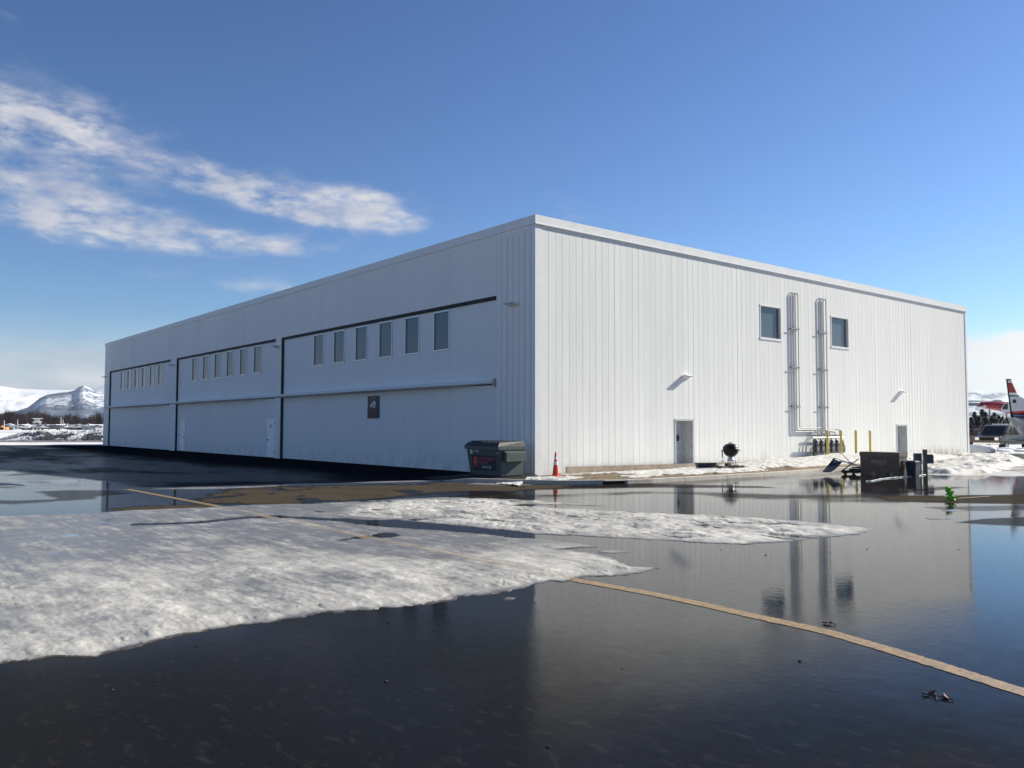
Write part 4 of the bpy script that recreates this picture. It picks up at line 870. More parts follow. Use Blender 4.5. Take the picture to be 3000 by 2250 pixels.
for k,(px,py) in enumerate(peb):
    c=gp(px,py); D1=sdf(gpoly(P1),np.array([[c[0]]]),np.array([[c[1]]]))[0,0]
    if D1>-.05 : continue
    o=dk if first else dk.copy()
    if not first: COL.objects.link(o)
    first=False; s_=.005+.008*g_.random(); o.location=(c[0],c[1],s_*.4); o.scale=(s_,s_,s_); o.rotation_euler=(0,0,g_.random()*6)
    tag(o,'tiny dark pebble lying on the wet asphalt','pebble','pebbles scattered on the asphalt')
# ============================================================ dry weeds along the wall
M_WEED=simple('dry_weed',(.30,.22,.13),.9,0,.3,20); q=MB(); g_=np.random.default_rng(4)
def blade(q,x,y,z,h,w=.006):
    a=g_.random()*6.28; l=h*(.15+.4*g_.random()); dx,dy=math.cos(a)*l,math.sin(a)*l; px_,py_=-math.sin(a)*w,math.cos(a)*w
    q.add([(x-px_,y-py_,z),(x+px_,y+py_,z),(x+dx*.4+px_*.6,y+dy*.4+py_*.6,z+h*.6),(x+dx*.4-px_*.6,y+dy*.4-py_*.6,z+h*.6),(x+dx,y+dy,z+h)],[(0,1,2,3),(3,2,4)])
for y0_,n_,h_ in ((15.0,30,.35),(12.9,25,.25),(22.6,30,.45),(28.6,26,.6),(29.8,40,.7),(31.2,36,.6),(32.4,30,.5),(34.2,20,.4),(9.6,12,.25)):
    for i in range(n_):
        y=y0_+g_.normal()*.3; x=.25+abs(g_.normal())*.3; blade(q,x,y,.12,h_*(.4+.7*g_.random()))
for i in range(900):                                   # straw on the soil behind the kerb
    s_=g_.uniform(1.6,seg[-1]-.2); p=kat(s_)+knorm(s_)*(.2+abs(g_.normal())*.25)
    if p[1]>-2.2: blade(q,p[0],p[1],zs(p[0],p[1])-.01,.02+.05*g_.random(),.004)
for i in range(350):
    p=C0[:2]+g_.normal(size=2)*[.35,.5]; blade(q,p[0],p[1],.11,.015+.04*g_.random(),.006)
tag(q.build('dry_weeds',M_WEED),'dry straw and weeds along the wall and kerb','weeds',kind='stuff')
# ============================================================ right: snow beyond the strip, slush, wheel stop
def patch(name,poly,zf,mat_,attrf,nx=160,amp=.25,kind='stuff',label=None,cat='snow',res=None,soft=.5):
    P=np.array(gpoly(poly)) if res is None else np.array(res); mn=P.min(0)-.6;mx=P.max(0)+.6
    # grid laid along the line of sight, finer across than along
    a=P@F2[:2];b_=P@R2[:2]; aa=np.linspace(a.min()-.6,a.max()+.6,nx); bb=np.linspace(b_.min()-.6,b_.max()+.6,nx); Ag,Bg=np.meshgrid(aa,bb)
    X=Ag*F2[0]+Bg*R2[0];Y=Ag*F2[1]+Bg*R2[1]
    D=sdf(P,X+amp*fbm(X*.8,Y*.8,5,.6),Y+amp*fbm(X*.8,Y*.8,5,.6,30)); Z=zf(X,Y,D)*sst(D,-.02,soft)+np.where(D<0,np.maximum(D*.3,-.04),.004)
    ice,soil=attrf(X,Y,D); Qq=gridq(nx,nx); k=(D.ravel()[Qq]>0).any(1); Qq=Qq[k]; us=np.unique(Qq); rm=-np.ones(X.size,int); rm[us]=np.arange(len(us))
    o=fmesh(name,X.ravel()[us],Y.ravel()[us],Z.ravel()[us],rm[Qq],mat_,{'ice':(ice+0*X).ravel()[us],'soil':(soil+0*X).ravel()[us],'pool':np.zeros(len(us))})
    return tag(o,label,cat if kind=='stuff' else None,kind=kind)
n_=lambda X,Y,s,o=0:fbm(X*s,Y*s,5,.6,o)
patch('snow_bank',None,lambda X,Y,D:.20+.22*n_(X,Y,.8)+.12*n_(X,Y,2.5,9),M_BANK,lambda X,Y,D:(np.clip(.1+.5*n_(X,Y,1.2,4),0,1),np.clip(.28+.8*n_(X,Y,1.6,20),0,1)*sst(-D,-1.,0)),240,.4,
      res=[(.05,22.5),(.05,36.5),(1.5,37.5),(3.5,33),(6.3,26),(7.6,20),(8.8,15.5),(8.3,13.6),(6.8,13.0),(5.4,14.2),(4.0,15.5),(3.5,19)],label='lumpy white snow bank with dirty streaks beside the far part of the sunlit wall',soft=.6)
patch('slush',None,lambda X,Y,D:.015+.02*n_(X,Y,1.5),M_BANK,lambda X,Y,D:(.75+.4*n_(X,Y,.5,4),.42+.5*n_(X,Y,.7,22)),220,.6,
      res=[(3,33),(5,38),(10,44),(22,50),(24,40),(16,26),(12,17),(9,13.4),(7.2,12.7),(8.5,16),(7,22),(5.5,27)],label='tan slush and grit between the snow bank and the puddles',soft=.3)
ws=MB(); a=gp(2868,1346,.0); b_=gp(2925,1342,.0); d_=(b_-a)[:2]; Ld=np.linalg.norm(d_); d_/=Ld; n2d=np.array([-d_[1],d_[0]])
if n2d@F2[:2]<0:n2d=-n2d
obox(ws,a,d_,n2d,0,Ld,0,.18,.0,.18,0,-.03); tag(ws.build('wheel_stop',M_CONC,bevel=.02),'weathered concrete wheel stop beyond the far corner of the hangar','wheel stop')
# snowy ground and lumps beyond the far corner
patch('snow_field',None,lambda X,Y,D:.02+.03*n_(X,Y,.3),M_FRESH,lambda X,Y,D:(.5+1.0*n_(X,Y,.12,4),0*X),200,1.0,
      res=[(atd(px,dp)[:2]) for px,dp in ((2780,74),(3400,74),(3500,420),(2700,420))],label='flat snow beyond the parked van on the right',soft=.3)
g_=np.random.default_rng(17)
for k,(px,dp,w,h) in enumerate(((2851,60,.55,.42),(2869,58,.95,.62),(2897,63,.8,.30),(2925,60,1.0,.28),(2948,61,.9,.35),(2975,60,1.1,.26),(2999,62,.9,.3))):
    c=atd(px,dp); q=MB(); q.blob((c[0],c[1],h*.2),w,w*.8,h*.8,k+40,.3,18,10)
    o=q.build('snow_heap',simple('heap_snow',(.62,.64,.68),.7,0,.15,3,bump=.03,bscale=5) if k==0 else bpy.data.materials['heap_snow'],smooth=True); tag(o,['small rounded snow heap touching the far corner of the hangar','big rounded snow heap left of the van bumper','flat snow heap under the van grille','flat snow heap by the van front wheel','low snow heap beside the van door','low snow heap under the float of the large aircraft','low snow heap cut by the right edge of the photo'][k],'snow heap','snow heaps before the van')
patch('snow_strip',None,lambda X,Y,D:.06+.03*n_(X,Y,1.),M_FRESH,lambda X,Y,D:(.4+.6*n_(X,Y,.6,4),0*X),150,.3,
      res=[(atd(px,dp)[:2]) for px,dp in ((2905,57.5),(3300,56.5),(3300,60.5),(2842,61.5))],label='strip of trodden snow in front of the parked van',soft=.2)
# ============================================================ van
def vlocal(origin,head):           # local x = forwards, y = left
    h=np.array([head[0],head[1]]);h/=np.linalg.norm(h); return Matrix(((h[0],-h[1],0,origin[0]),(h[1],h[0],0,origin[1]),(0,0,1,origin[2]),(0,0,0,1)))
VD=68.; ang=R_(57); head=-F2*math.cos(ang)-R2*math.sin(ang); vc=atd(2891,VD-1)-head*2.5
VM=vlocal((vc[0],vc[1],.0),head)
VAN=thing('van',(vc[0],vc[1],0),'brown and silver passenger van parked facing the hangar with snow round its wheels','van')
M_VB=simple('van_paint_dark',(.060,.055,.055),.3,.3,.1,3,coat=.5); M_VS=simple('van_paint_silver',(.20,.19,.17),.35,.3,.1,3,coat=.5); M_VG,t,b=mat('van_glass'); b.inputs['Base Color'].default_value=(.02,.022,.026,1); b.inputs['Roughness'].default_value=.08
M_CHR=simple('chrome',(.60,.60,.60),.2,.9,.05)
q=MB(VM); side=[(2.45,.42),(2.50,.62),(2.48,1.05),(1.75,1.22),(1.10,1.92),(.85,2.02),(-2.35,2.04),(-2.45,1.9),(-2.5,.62),(-2.45,.42)]
q.prism(side,-1.0,1.0,'y',0); 
def pv(q,p): return q
body=q.build('body',M_VS,VAN,bevel=.05)
q=MB(VM); q.add([(1.76,-.86,1.235),(1.76,.86,1.235),(1.13,.80,1.90),(1.13,-.80,1.90)],[(0,1,2,3)]); q.v=[v+VM.to_3x3()@Vector((.02,0,.02)) for v in q.v]; q.build('windscreen',M_VG,VAN)
q=MB(VM); q.box(2.485,2.53,-.98,.98,.62,1.10); q.build('front_panel',M_VB,VAN)
q=MB(VM); q.add([(2.49,-.97,1.06),(2.49,.97,1.06),(1.76,.97,1.235),(1.76,-.97,1.235)],[(0,1,2,3)]); q.v=[v+Vector((0,0,.01)) for v in q.v]; q.build('bonnet',M_VB,VAN)
q=MB(VM); q.box(2.531,2.56,-.55,.55,.76,1.0); q.build('grille',M_BLACK,VAN)
for s_ in (-1,1):
    q=MB(VM); q.box(2.531,2.565,s_*.62 if s_>0 else -.92,.92 if s_>0 else -.62,.78,1.0); q.build('headlight',M_CHR,VAN)
q=MB(VM); q.box(2.50,2.62,-1.0,1.0,.44,.58); q.build('bumper',M_CHR,VAN)
for s_ in (-1,1):
    for (a,b_) in ((.55,1.25),(-.75,.35),(-2.2,-.95)):
        q=MB(VM); yv=s_*1.005
        pts=[(a,yv,1.22),(b_,yv,1.22),(b_-(.45 if b_>1 else 0),yv,1.82),(a,yv,1.82)]; q.add([(x,y,z) for x,y,z in pts]+[(x,y+s_*.01,z) for x,y,z in pts],[(0,1,2,3),(4,5,6,7),(0,1,5,4),(1,2,6,5),(2,3,7,6),(3,0,4,7)]); q.build('side_window',M_VG,VAN)
    q=MB(VM); q.box(-2.4,2.3,s_*1.004,s_*1.012,.55,.75); q.build('side_stripe',M_VB,VAN)
    for xw in (1.55,-1.6):
        q=MB(VM); q.tube([(xw,s_*.80,.34),(xw,s_*1.02,.34)],.34,20); w=q.build('wheel',M_BLACK,VAN); q=MB(VM); q.tube([(xw,s_*1.021,.34),(xw,s_*1.035,.34)],.20,16); q.build('rim',M_CHR,w)
    q=MB(VM); q.box(1.35,1.5,s_*1.02,s_*1.22,1.25,1.45); q.build('mirror',M_VB,VAN)
q=MB(VM); q.box(-1.8,.6,-.55,-.50,2.045,2.09); q.build('roof_rail',M_CHR,VAN); q=MB(VM); q.box(-1.8,.6,.50,.55,2.045,2.09); q.build('roof_rail',M_CHR,VAN)
# maroon pickup half hidden behind the corner
pc=atd(2835,76.); PM=vlocal((pc[0],pc[1],0),-F2*.5-R2*.87); PK=thing('pickup',(pc[0],pc[1],0),'dark maroon vehicle half hidden by the far corner of the hangar','pickup')
M_MAR=simple('maroon_paint',(.10,.020,.018),.35,0,.1,3,coat=.4)
q=MB(PM); q.prism([(2.4,.45),(2.4,.95),(1.2,1.05),(.6,1.65),(-.6,1.68),(-.9,1.05),(-2.5,1.0),(-2.5,.45)],-.9,.9,'y'); q.build('body',M_MAR,PK,bevel=.04)
for s_ in (-1,1):
    q=MB(PM); q.add([(1.05,s_*.91,1.08),(.52,s_*.91,1.58),(-.5,s_*.91,1.60),(-.75,s_*.91,1.08)],[(0,1,2,3)]); q.build('side_window',M_VG,PK)
    for xw in (1.5,-1.6):
        q=MB(PM); q.tube([(xw,s_*.72,.36),(xw,s_*.93,.36)],.36,18); q.build('wheel',M_BLACK,PK)
# ============================================================ the flying boat whose tail enters from the right
TD=56.; k_=TD/FPX
def tp(px,py,dd=0.): 
    d=TD+dd; p=atd(px,d); p[2]=hz(py,px,d); return p
M_AW=simple('aircraft_white',(.78,.78,.78),.3,0,.04,3,coat=.3); M_AR=simple('aircraft_red',(.42,.035,.035),.3,0,.06,3,coat=.3); M_AB=simple('aircraft_black',(.02,.02,.022),.35); M_AG=simple('aircraft_grey',(.30,.33,.38),.4,0,.06,3); M_ABL=simple('aircraft_blue',(.05,.09,.20),.35)
TL=thing('flying_boat',(*tp(3060,1300)[:2],0),'large white and red aircraft tail with a black rudder entering from the right edge','aircraft')
def slab(q,pts,th,mi=0):           # pts (px,py) at the tail plane, given a thickness along the line of sight
    n=len(pts); vs=[tp(x,y,-th/2) for x,y in pts]+[tp(x,y,th/2) for x,y in pts]
    q.add(vs,[tuple(range(n)),tuple(range(n,2*n))[::-1]]+[(i,(i+1)%n,n+(i+1)%n,n+i) for i in range(n)],mi)
q=MB(); slab(q,[(2951,1110),(2957,1111),(2971,1223),(2963,1224),(2956,1160)],.16); q.build('rudder',M_AB,TL)
q=MB(); slab(q,[(2955,1110),(2966,1110.5),(2966.5,1114),(2955.5,1114)],.2); q.build('fin_tip',M_AB,TL)
q=MB(); slab(q,[(2956,1114.1),(2967,1114.1),(2969,1120.9),(2957,1120.9)],.18); slab(q,[(2959,1151.1),(2982,1152),(2984,1157),(2960,1157.9)],.2); q.build('fin_band',M_AW,TL)
q=MB(); slab(q,[(2957,1121),(2969,1121),(2982,1151),(2959,1151)],.18); q.build('red_fin_panel',M_AR,TL)
q=MB(); slab(q,[(2960,1158),(2986,1157.5),(2991,1161.5),(2961,1162)],.22); q.build('black_fin_band',M_AB,TL)
q=MB(); slab(q,[(2961,1162.1),(2991,1162),(3010,1172),(3060,1186),(3120,1200),(3120,1206),(2966,1205)],.5); q.build('fin_root',M_AW,TL)
q=MB(); slab(q,[(2969,1171),(2978,1170),(2980,1180),(2970,1181)],.54); q.build('tail_window',M_AB,TL)
# rear hull: rings along the axis
def hull(q,sec,mi=0,seg=14):
    rings=[]
    for (px,yt,yb,w) in sec:
        ct=tp(px,yt);cb=tp(px,yb); c=(ct+cb)/2; hh=(ct[2]-cb[2])/2
        rings.append([c+F2*math.cos(a)*w*abs(math.cos(a))**-.0+np.array([0,0,1])*math.sin(a)*hh for a in np.linspace(0,2*PI,seg,endpoint=False)])
    vs=[v for r_ in rings for v in r_]; f=[(i*seg+k,i*seg+(k+1)%seg,(i+1)*seg+(k+1)%seg,(i+1)*seg+k) for i in range(len(sec)-1) for k in range(seg)]
    f+=[tuple(range(seg)),tuple((len(sec)-1)*seg+k for k in range(seg))[::-1]]; q.add(vs,f,mi)
q=MB(); hull(q,[(2965,1204,1212,.25),(2990,1203,1214,.6),(3120,1200,1217,1.0),(3400,1185,1222,1.3)]); q.build('black_hull_stripe',M_AR,TL,smooth=True)
q=MB(); hull(q,[(2967,1212,1222,.25),(2990,1213,1224,.62),(3120,1216,1228,1.02),(3400,1220,1236,1.32)]); q.build('blue_hull_stripe',M_ABL,TL,smooth=True)
q=MB(); hull(q,[(2968,1221,1226,.2),(2978,1222,1248,.5),(2996,1223,1275,.75),(3040,1224,1290,1.0),(3400,1228,1300,1.3)]); q.build('hull',M_AG,TL,smooth=True)
q=MB(); slab(q,[(2950,1222),(2990,1226),(2990,1250),(2970,1247)],.12); q.build('hull_fairing',simple('fairing',(.55,.55,.52),.4),TL)
q=MB(); hull(q,[(2950,1283,1285,.05),(2975,1279,1292,.3),(3010,1279,1297,.4),(3200,1279,1300,.45)]); q.build('float',M_AG,TL,smooth=True)
q=MB(); q.tube([tp(3010,1260),tp(3010,1285)],.07,8); q.build('float_strut',M_AG,TL)
# red high-wing aircraft farther away
RD_=110.
def rp(px,py,dd=0.): d=RD_+dd; p=atd(px,d); p[2]=hz(py,px,d); return p
RA=thing('red_aircraft',(*rp(2900,1190)[:2],0),'red and white aircraft parked behind the dark trees on the right','aircraft')
TPsave=tp
def tp(px,py,dd=0.): return rp(px,py,dd)
q=MB(); hull(q,[(2866,1187,1191,.2),(2872,1180,1194,.8),(2890,1176,1198,1.2),(2925,1175,1204,1.3),(2955,1178,1212,1.4),(3010,1180,1230,1.5),(3080,1190,1232,.9)]); q.build('fuselage',M_AR,RA,smooth=True)
q=MB(); slab(q,[(2780,1172),(2888,1173.5),(2880,1178),(2780,1180)],1.6); q.build('wing',M_AW,RA)
q=MB(); slab(q,[(2780,1181),(2876,1180),(2868,1189),(2780,1190)],1.2); q.build('wing_underside',M_AG,RA)
q=MB(); slab(q,[(2911,1173),(2918,1171),(2934,1172),(2938,1177),(2910,1178)],1.0); q.build('snow_cap',M_WHT,RA)
q=MB(); hull(q,[(2867,1188,1193,.3),(2875,1183,1196,.95),(2880,1182,1196,1.0)]); q.build('nose_ring',M_AW,RA)
q=MB(); slab(q,[(2934,1196),(2944,1182),(2962,1176),(2962,1208),(2936,1208)],2.9); q.build('cockpit_frame',M_AW,RA)
q=MB(); slab(q,[(2939,1194),(2946,1184),(2955,1181),(2955,1199),(2939,1200)],2.95); q.build('cockpit_window',M_VG,RA)
for pxl in (2900,2950):
    q=MB(); q.tube([rp(pxl,1200),(*rp(pxl,1200)[:2],.4)],.10,8); q.build('gear_leg',M_AG,RA); c=rp(pxl,1200); q=MB(); q.tube([(c[0]-R2[0]*.15,c[1]-R2[1]*.15,.4),(c[0]+R2[0]*.15,c[1]+R2[1]*.15,.4)],.4,16); q.build('wheel',M_BLACK,RA)
# ============================================================ trees
M_BARK=simple('bark',(.055,.042,.035),.9,0,.3,8); M_NEED=simple('needles',(.028,.034,.026),.9,0,.4,2); M_TW=simple('bare_twigs',(.115,.075,.060),.9,0,.35,.6)
def conifer(x,y,h,r,seed,label):
    g_=np.random.default_rng(seed); o=thing('spruce_tree',(x,y,0),label,'tree','dark trees behind the van')
    q=MB(); q.tube([(x,y,0),(x,y,h*.5),(x+.03,y,h*.97)],[h*.03,h*.018,.01],7); q.build('trunk',M_BARK,o)
    q=MB()
    for i in range(900):
        t_=g_.random()**.8; z=h*(.06+.94*t_); rr=r*(1-t_)**.8*(.35+.65*g_.random()**.5)*(1+.3*math.sin(seed+z*9)); a=g_.random()*6.28
        c=np.array([x+rr*math.cos(a),y+rr*math.sin(a),z-rr*.25]); s_=h*.045*(.6+.8*g_.random()); d1=np.array([math.cos(a),math.sin(a),-.35])*s_*1.5; d2=np.array([-math.sin(a),math.cos(a),g_.normal()*.3])*s_*.5
        q.add([c-d1*.5,c+d2*.6,c+d1,c-d2*.6],[(0,1,2,3)])
    q.build('crown',M_NEED,o)
tl=[(2846,98,2.9,.9),(2856,103,3.6,1.0),(2868,97,3.0,1.1),(2879,104,3.9,1.1),(2889,99,3.5,1.0),(2906,102,3.1,.9),(2914,98,3.4,1.1),(2926,103,3.2,1.2),(2938,99,3.0,1.2),(2950,101,2.9,1.2)]
wd=['at the far corner of the hangar','second from the hangar corner','third from the hangar corner, rather low','tallest of the dark row','just right of the tallest one','in the gap left of the red aircraft nose','under the red aircraft nose','under the red aircraft fuselage','left of the black rudder, low and broad','right behind the black rudder']
for i,(px,dp,h,r) in enumerate(tl):
    c=atd(px,dp); conifer(c[0],c[1],h*1.05,r,i+1,'dark spruce '+wd[i])
def twigs(q,x,y,h,r,g_,n=46):
    q.add([(x-.08,y,0),(x+.08,y,0),(x+.03,y,h*.75),(x-.03,y,h*.75)],[(0,1,2,3)]); 
    for i in range(n):
        z0=h*(.18+.6*g_.random()); a=g_.random()*6.28; l=h*(.12+.22*g_.random())*(1.15-z0/h*.5); d=np.array([math.cos(a)*.55*l*r,math.sin(a)*.55*l*r,l*(.55+.4*g_.random())]); w=.035+.05*g_.random()
        p=np.array([x+g_.normal()*.1*r,y+g_.normal()*.1*r,z0]); s_=R2*w; q.add([p-s_,p+s_,p+d],[(0,1,2)])
        for k in range(3):
            m=p+d*(.4+.25*k); dd=np.array([g_.normal()*.3,g_.normal()*.3,.35+.25*g_.random()])*l*.7; q.add([m-s_*.6,m+s_*.6,m+dd],[(0,1,2)])
g_=np.random.default_rng(77); q=MB()
for i in range(620):
    px=g_.uniform(-260,430); dp=g_.uniform(430,520); c=atd(px,dp); h=(8.3+g_.normal()*.8+1.3*math.sin(px*.021)+1.*math.sin(px*.07))*(1+(dp-430)*.0012); twigs(q,c[0],c[1],h,1.2,g_,34)
tag(q.build('bare_woodland',M_TW),'brown leafless woodland along the far edge of the snow field','woodland',kind='stuff')
g_=np.random.default_rng(78); q=MB()
for i in range(160):
    px=g_.uniform(2700,3350); dp=g_.uniform(430,520); c=atd(px,dp); twigs(q,c[0],c[1],6.5+g_.normal(),1.2,g_,30)
tag(q.build('bare_woodland',M_TW),'distant leafless woodland behind the aircraft on the right','woodland',kind='stuff')
# ============================================================ left: snow, road, rubble bank
patch('snow_field',None,lambda X,Y,D:.05+.15*n_(X,Y,.05),M_FRESH,lambda X,Y,D:(.1+.3*n_(X,Y,.08,4),0*X),160,2.,res=[(atd(px,dp)[:2]) for px,dp in ((-500,99.5),(420,99.5),(700,440),(-900,440))],label='wide white snow field behind the rubble bank on the left',soft=1.)
patch('snow_strip',None,lambda X,Y,D:.03+.03*n_(X,Y,.5),M_FRESH,lambda X,Y,D:(.1+.4*n_(X,Y,.3,4),0*X),160,.5,res=[(atd(px,dp)[:2]) for px,dp in ((-500,75.5),(420,76.0),(420,88),(-500,87))],label='white strip of snow between the black asphalt and the far road',soft=.3)
q=MB(); a=[atd(px,dp) for px,dp in ((-500,88.5),(420,88.5),(420,98.5),(-500,98.5))]; q.add([(v[0],v[1],.03) for v in a],[(0,1,2,3)]); tag(q.build('road',simple('road_grey',(.16,.155,.15),.8,0,.1,.6)),kind='structure')
aa=np.linspace(-60,420,520); dd_=np.linspace(98.5,112,60); PX,DP=np.meshgrid(aa,dd_); 
bx_=np.array([[atd(px,1.)[:2]-CAM[:2] for px in aa]])[0]; X=CX+bx_[None,:,0]*DP; Y=CY+bx_[None,:,1]*DP
hp=np.interp(PX,[-60,0,25,60,100,118,150,200,240,300,420],[.0,.05,.35,.75,1.05,1.15,.85,.95,1.0,1.25,1.3]); u=(DP-98.5)/13.5
nb=fbm(X*.9,Y*.9,6,.65,3); Zr=hp*np.sin(PI*np.clip(u,0,1))**.7*(1+.55*nb)+.15*np.abs(fbm(X*2.6,Y*2.6,4,.6,8)); 
so2=np.clip(.62+1.3*fbm(X*.8,Y*.8,5,.65,60)-.55*sst(u,.15,.5)-.25*sst(PX,130,300),0,1)
tag(fmesh('rubble_bank',X.ravel(),Y.ravel(),Zr.ravel(),gridq(*X.shape),M_RUB,{'ice':np.clip(.2+fbm(X*.7,Y*.7),0,1).ravel(),'soil':so2.ravel(),'pool':np.zeros(X.size)},smooth=False),'dark rubble and ploughed snow heaped beyond the far road','rubble',kind='stuff')
# ============================================================ row of parked light aircraft, sheds and masts
cols_=[(.60,.60,.62),(.30,.31,.34),(.55,.55,.50),(.16,.17,.20),(.45,.46,.48)]
def plane(px,dp,hd,col,label,i):
    c=atd(px,dp); m_=vlocal((c[0],c[1],0.1),F2*math.cos(hd)+R2*math.sin(hd)); o=thing('light_aircraft',(c[0],c[1],0.1),label,'aircraft','light aircraft parked before the woodland')
    ma=simple('light_aircraft_paint',col,.4)
    q=MB(m_); q.tube([(3.2,0,1.2),(2.9,0,1.25),(1.2,0,1.35),(-.5,0,1.4),(-4,0,1.35)],[.25,.5,.62,.6,.15],10); q.build('fuselage',ma,o)
    q=MB(m_); q.box(.0,1.6,-5.2,5.2,2.05,2.22); q.build('wing',M_AW,o)
    q=MB(m_); q.prism([(-4.2,1.3),(-3.0,1.4),(-3.9,2.7),(-4.4,2.7)],-.06,.06,'y'); q.build('tail_fin',ma,o); q=MB(m_); q.box(-4.3,-3.3,-1.6,1.6,1.45,1.52); q.build('tailplane',M_AW,o)
    q=MB(m_); q.prism([(1.5,1.7),(.9,2.05),(-.2,2.05),(-.8,1.75)],-.5,.5,'y'); q.build('cabin_glass',M_VG,o)
    for s_ in (-1,1): q=MB(m_); q.tube([(.8,s_*1.1,.3),(.8,s_*1.3,.3)],.3,10); q.tube([(.8,s_*1.2,.3),(.8,s_*.4,1.0)],.06,6); q.build('wheel',M_BLACK,o)
wl_=['beside the grey shed','under the snowy tower','right of the snowy tower','left of the two thin masts','right of the two thin masts','in front of the low dark hut','nearest to the hangar corner']
for i,(px,hd) in enumerate(((62,1.3),(112,.6),(132,2.2),(165,1.4),(190,2.9),(222,1.0),(283,1.9))):
    plane(px,325+ (i%3)*9,hd,cols_[i%5],'small parked light aircraft '+wl_[i],i)
def shed(px,dp,w,h,col,label,name='hut',snow=True):
    c=atd(px,dp); m_=vlocal((c[0],c[1],0),-F2*.95+R2*.3); o=thing(name,(c[0],c[1],0),label,name)
    q=MB(m_); q.box(-1.5,1.5,-w/2,w/2,0,h); q.build('wall',simple('hut_wall',col,.8),o)
    q=MB(m_); q.prism([(-w/2-.2,h+.001),(w/2+.2,h+.001),(0,h+.7)],-1.7,1.7,'x'); q.build('roof',M_WHT if snow else M_BR,o)
    q=MB(m_); q.box(1.501,1.53,-w*.3,-w*.05,.1,min(h*.8,2.)); q.build('door',M_BR,o)
shed(28,340,3.2,2.0,(.20,.22,.25),'grey shed near the orange loader at the far left'); shed(82,345,3.4,1.7,(.07,.07,.08),'dark shed behind the first light aircraft'); shed(97,350,3,1.6,(.09,.08,.08),'black shed left of the snowy tower'); shed(228,345,6,2.0,(.13,.14,.15),'low dark hut behind the light aircraft','hut',False); shed(262,345,5,1.9,(.30,.30,.31),'long pale hut with a snowy roof'); shed(292,350,3,1.7,(.35,.05,.04),'small red hut by the hangar corner','hut',True)
c=atd(108,350); o=thing('tower',(c[0],c[1],0),'snow covered open tower standing above the parked light aircraft','tower')
for a_,b_ in ((-1,-1),(1,-1),(1,1),(-1,1)): q=MB(); q.tube([(c[0]+a_*1.4,c[1]+b_*1.4,0),(c[0]+a_*1.1,c[1]+b_*1.1,3.2)],.12,6); q.build('leg',M_GREYP,o)
q=MB(); q.box(c[0]-1.6,c[0]+1.6,c[1]-1.6,c[1]+1.6,3.2,3.5); q.build('platform',M_WHT,o); q=MB(); q.box(c[0]-1.0,c[0]+1.0,c[1]-1.,c[1]+1.,3.501,4.7); q.build('cabin',M_GREYP,o); q=MB(); q.box(c[0]-1.9,c[0]+1.9,c[1]-1.9,c[1]+1.9,4.701,4.9); q.build('roof',M_WHT,o)
for i,(px,h,l) in enumerate(((51,4.2,'thin pale mast left of the snowy tower'),(178,5.2,'thin pale mast between the light aircraft, the left of two'),(184,4.2,'thin pale mast between the light aircraft, the right of two'),(12,3.8,'thin pale mast behind the orange loader'))):
    c=atd(px,330); o=thing('mast',(c[0],c[1],0),l,'mast'); q=MB(); q.tube([(c[0],c[1],0),(c[0],c[1],h)],[.16,.08],6); q.build('pole',M_WHT,o); q=MB(); q.box(c[0]-.5,c[0]+.5,c[1]-.05,c[1]+.05,h,h+.12); q.build('lamp_head',M_GREYP,o)
c=atd(4,335); m_=vlocal((c[0],c[1],0),R2); o=thing('loader',(c[0],c[1],0),'orange wheel loader at the far left edge','loader'); MO=simple('orange_machine',(.60,.22,.03),.5)
q=MB(m_); q.box(-2.2,.6,-.9,.9,.7,1.7); q.box(.6,1.4,-.7,.7,.8,1.2); q.build('body',MO,o); q=MB(m_); q.box(-.6,.6,-.7,.7,1.701,2.7); q.build('cab',M_VG,o); q=MB(m_); q.prism([(1.4,.3),(2.5,.2),(2.3,1.2),(1.5,1.1)],-1.2,1.2,'y'); q.build('bucket',MO,o)
for xw in (-1.4,.9):
    for s_ in (-1,1): q=MB(m_); q.tube([(xw,s_*.75,.6),(xw,s_*1.15,.6)],.6,14); q.build('wheel',M_BLACK,o)
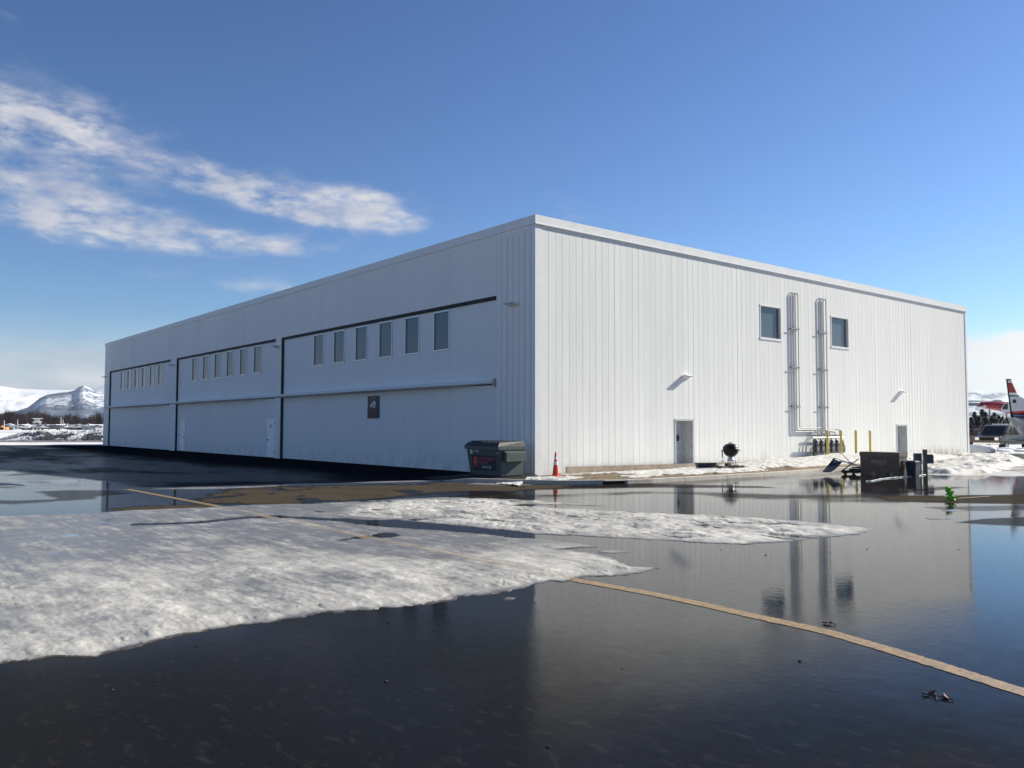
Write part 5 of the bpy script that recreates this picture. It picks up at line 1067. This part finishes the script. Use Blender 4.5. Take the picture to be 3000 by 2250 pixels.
# ============================================================ mountains
def mountmat():
    m,t,b=mat('snowy_rock'); g=t.new('ShaderNodeNewGeometry'); s_=t.new('ShaderNodeSeparateXYZ'); t.link(g.outputs['Position'],s_.inputs[0])
    n=t.noise(.0035,8,.68,g.outputs['Position']); n2=t.noise(.02,6,.7,g.outputs['Position']); f=t.attr('snow')
    k=t.mr(t.math('ADD',f,t.math('ADD',t.mr(n,.3,.7,-.45,.45),t.mr(n2,.3,.7,-.3,.3))),.35,.65)
    t.link(t.mix(k,(.10,.13,.19),(.80,.81,.84)),b.inputs['Base Color']); b.inputs['Roughness'].default_value=.9; b.inputs['Specular IOR Level'].default_value=.1; return m
M_MT=mountmat()
def mountain(name,prof,dist,depth,label,snow,seed,amp=.22,base=0.):
    xs=np.linspace(prof[0][0],prof[-1][0],340); n_r=90; v=np.linspace(0,1,n_r); hy=np.interp(xs,[p[0] for p in prof],[p[1] for p in prof])
    X=[];Y=[];Zm=[];SN=[]
    for j,vv in enumerate(v):
        dp=dist+depth*(vv-.62)*1.6
        P=np.array([atd(px,dp)[:2] for px in xs[[0,-1]]]); tt=(xs-xs[0])/(xs[-1]-xs[0]); x=P[0,0]+(P[1,0]-P[0,0])*tt; y=P[0,1]+(P[1,1]-P[0,1])*tt
        H=np.array([hz(hh,px,dist) for hh,px in zip(hy,xs)]); sh=np.where(vv<.62,(vv/.62)**1.15,np.clip(1-(vv-.62)/.38,0,1))
        rn=1-np.abs(fbm(x*.0011+seed,y*.0011,6,.55)); rn2=fbm(x*.004,y*.004,5,.6,seed)
        z=H*sh*(1-amp*(1-sh)*2.2*(1-rn)*1.0)+H*.10*rn2*np.sin(PI*min(vv/.62,1.))
        X.append(x);Y.append(y);Zm.append(z-20*(vv<=0)-20*(vv>=1));SN.append(np.interp(z,[0,60,160,260],snow)+.35*rn2)
    X=np.array(X);Y=np.array(Y);Zm=np.array(Zm)
    o=fmesh(name,X.ravel(),Y.ravel(),Zm.ravel(),gridq(*X.shape),M_MT,{'snow':np.array(SN).ravel()}); return tag(o,kind='structure')
mountain('mountain',[(-700,1140),(-300,1120),(-60,1128),(0,1131),(20,1134),(45,1138),(90,1140),(130,1142),(200,1142),(260,1138),(340,1118),(500,1100),(700,1150),(900,1250)],9000,3000,'',[.35,.75,1.2,1.3],3,.3)
mountain('mountain',[(-150,1215),(0,1212),(50,1203),(80,1193),(100,1177),(115,1165),(135,1156),(165,1151),(200,1147),(214,1144),(230,1132),(241,1128),(255,1134),(272,1146),(300,1150),(360,1147),(450,1160),(600,1190),(800,1250)],6500,1500,'',[-.1,.10,.40,.5],9,.45)
mountain('mountain',[(2500,1250),(2700,1170),(2800,1150),(2850,1145),(2866,1146),(2880,1153),(2905,1152),(2940,1148),(2955,1153),(3000,1165),(3100,1160),(3300,1150),(3600,1240)],11000,3000,'',[.15,.25,.35,.5],14,.3)

# unseen snow sheet added behind the viewer to bounce light onto the front
q=MB(); q.add([(-400,-34,.015),(-400,-600,.015),(500,-600,.015),(500,-34,.015)],[(0,1,2,3)]); tag(q.build('bounce_snow_ground',simple('bounce_snow',(.44,.43,.42),.8,0,.12,.5)),kind='structure')
# ============================================================ haze
mh=bpy.data.materials.new('haze_air'); mh.use_nodes=True; th_=NT(mh.node_tree); mh.node_tree.nodes.remove(mh.node_tree.nodes['Principled BSDF'])
pvn=th_.new('ShaderNodeVolumePrincipled'); pvn.inputs['Density'].default_value=3.5e-5; pvn.inputs['Color'].default_value=(.82,.90,1,1); pvn.inputs['Anisotropy'].default_value=.2
th_.link(pvn.outputs[0],mh.node_tree.nodes['Material Output'].inputs['Volume'])
tag(MB().box(-17000,17000,-17000,17000,-1,560).build('haze',mh),kind='stuff')
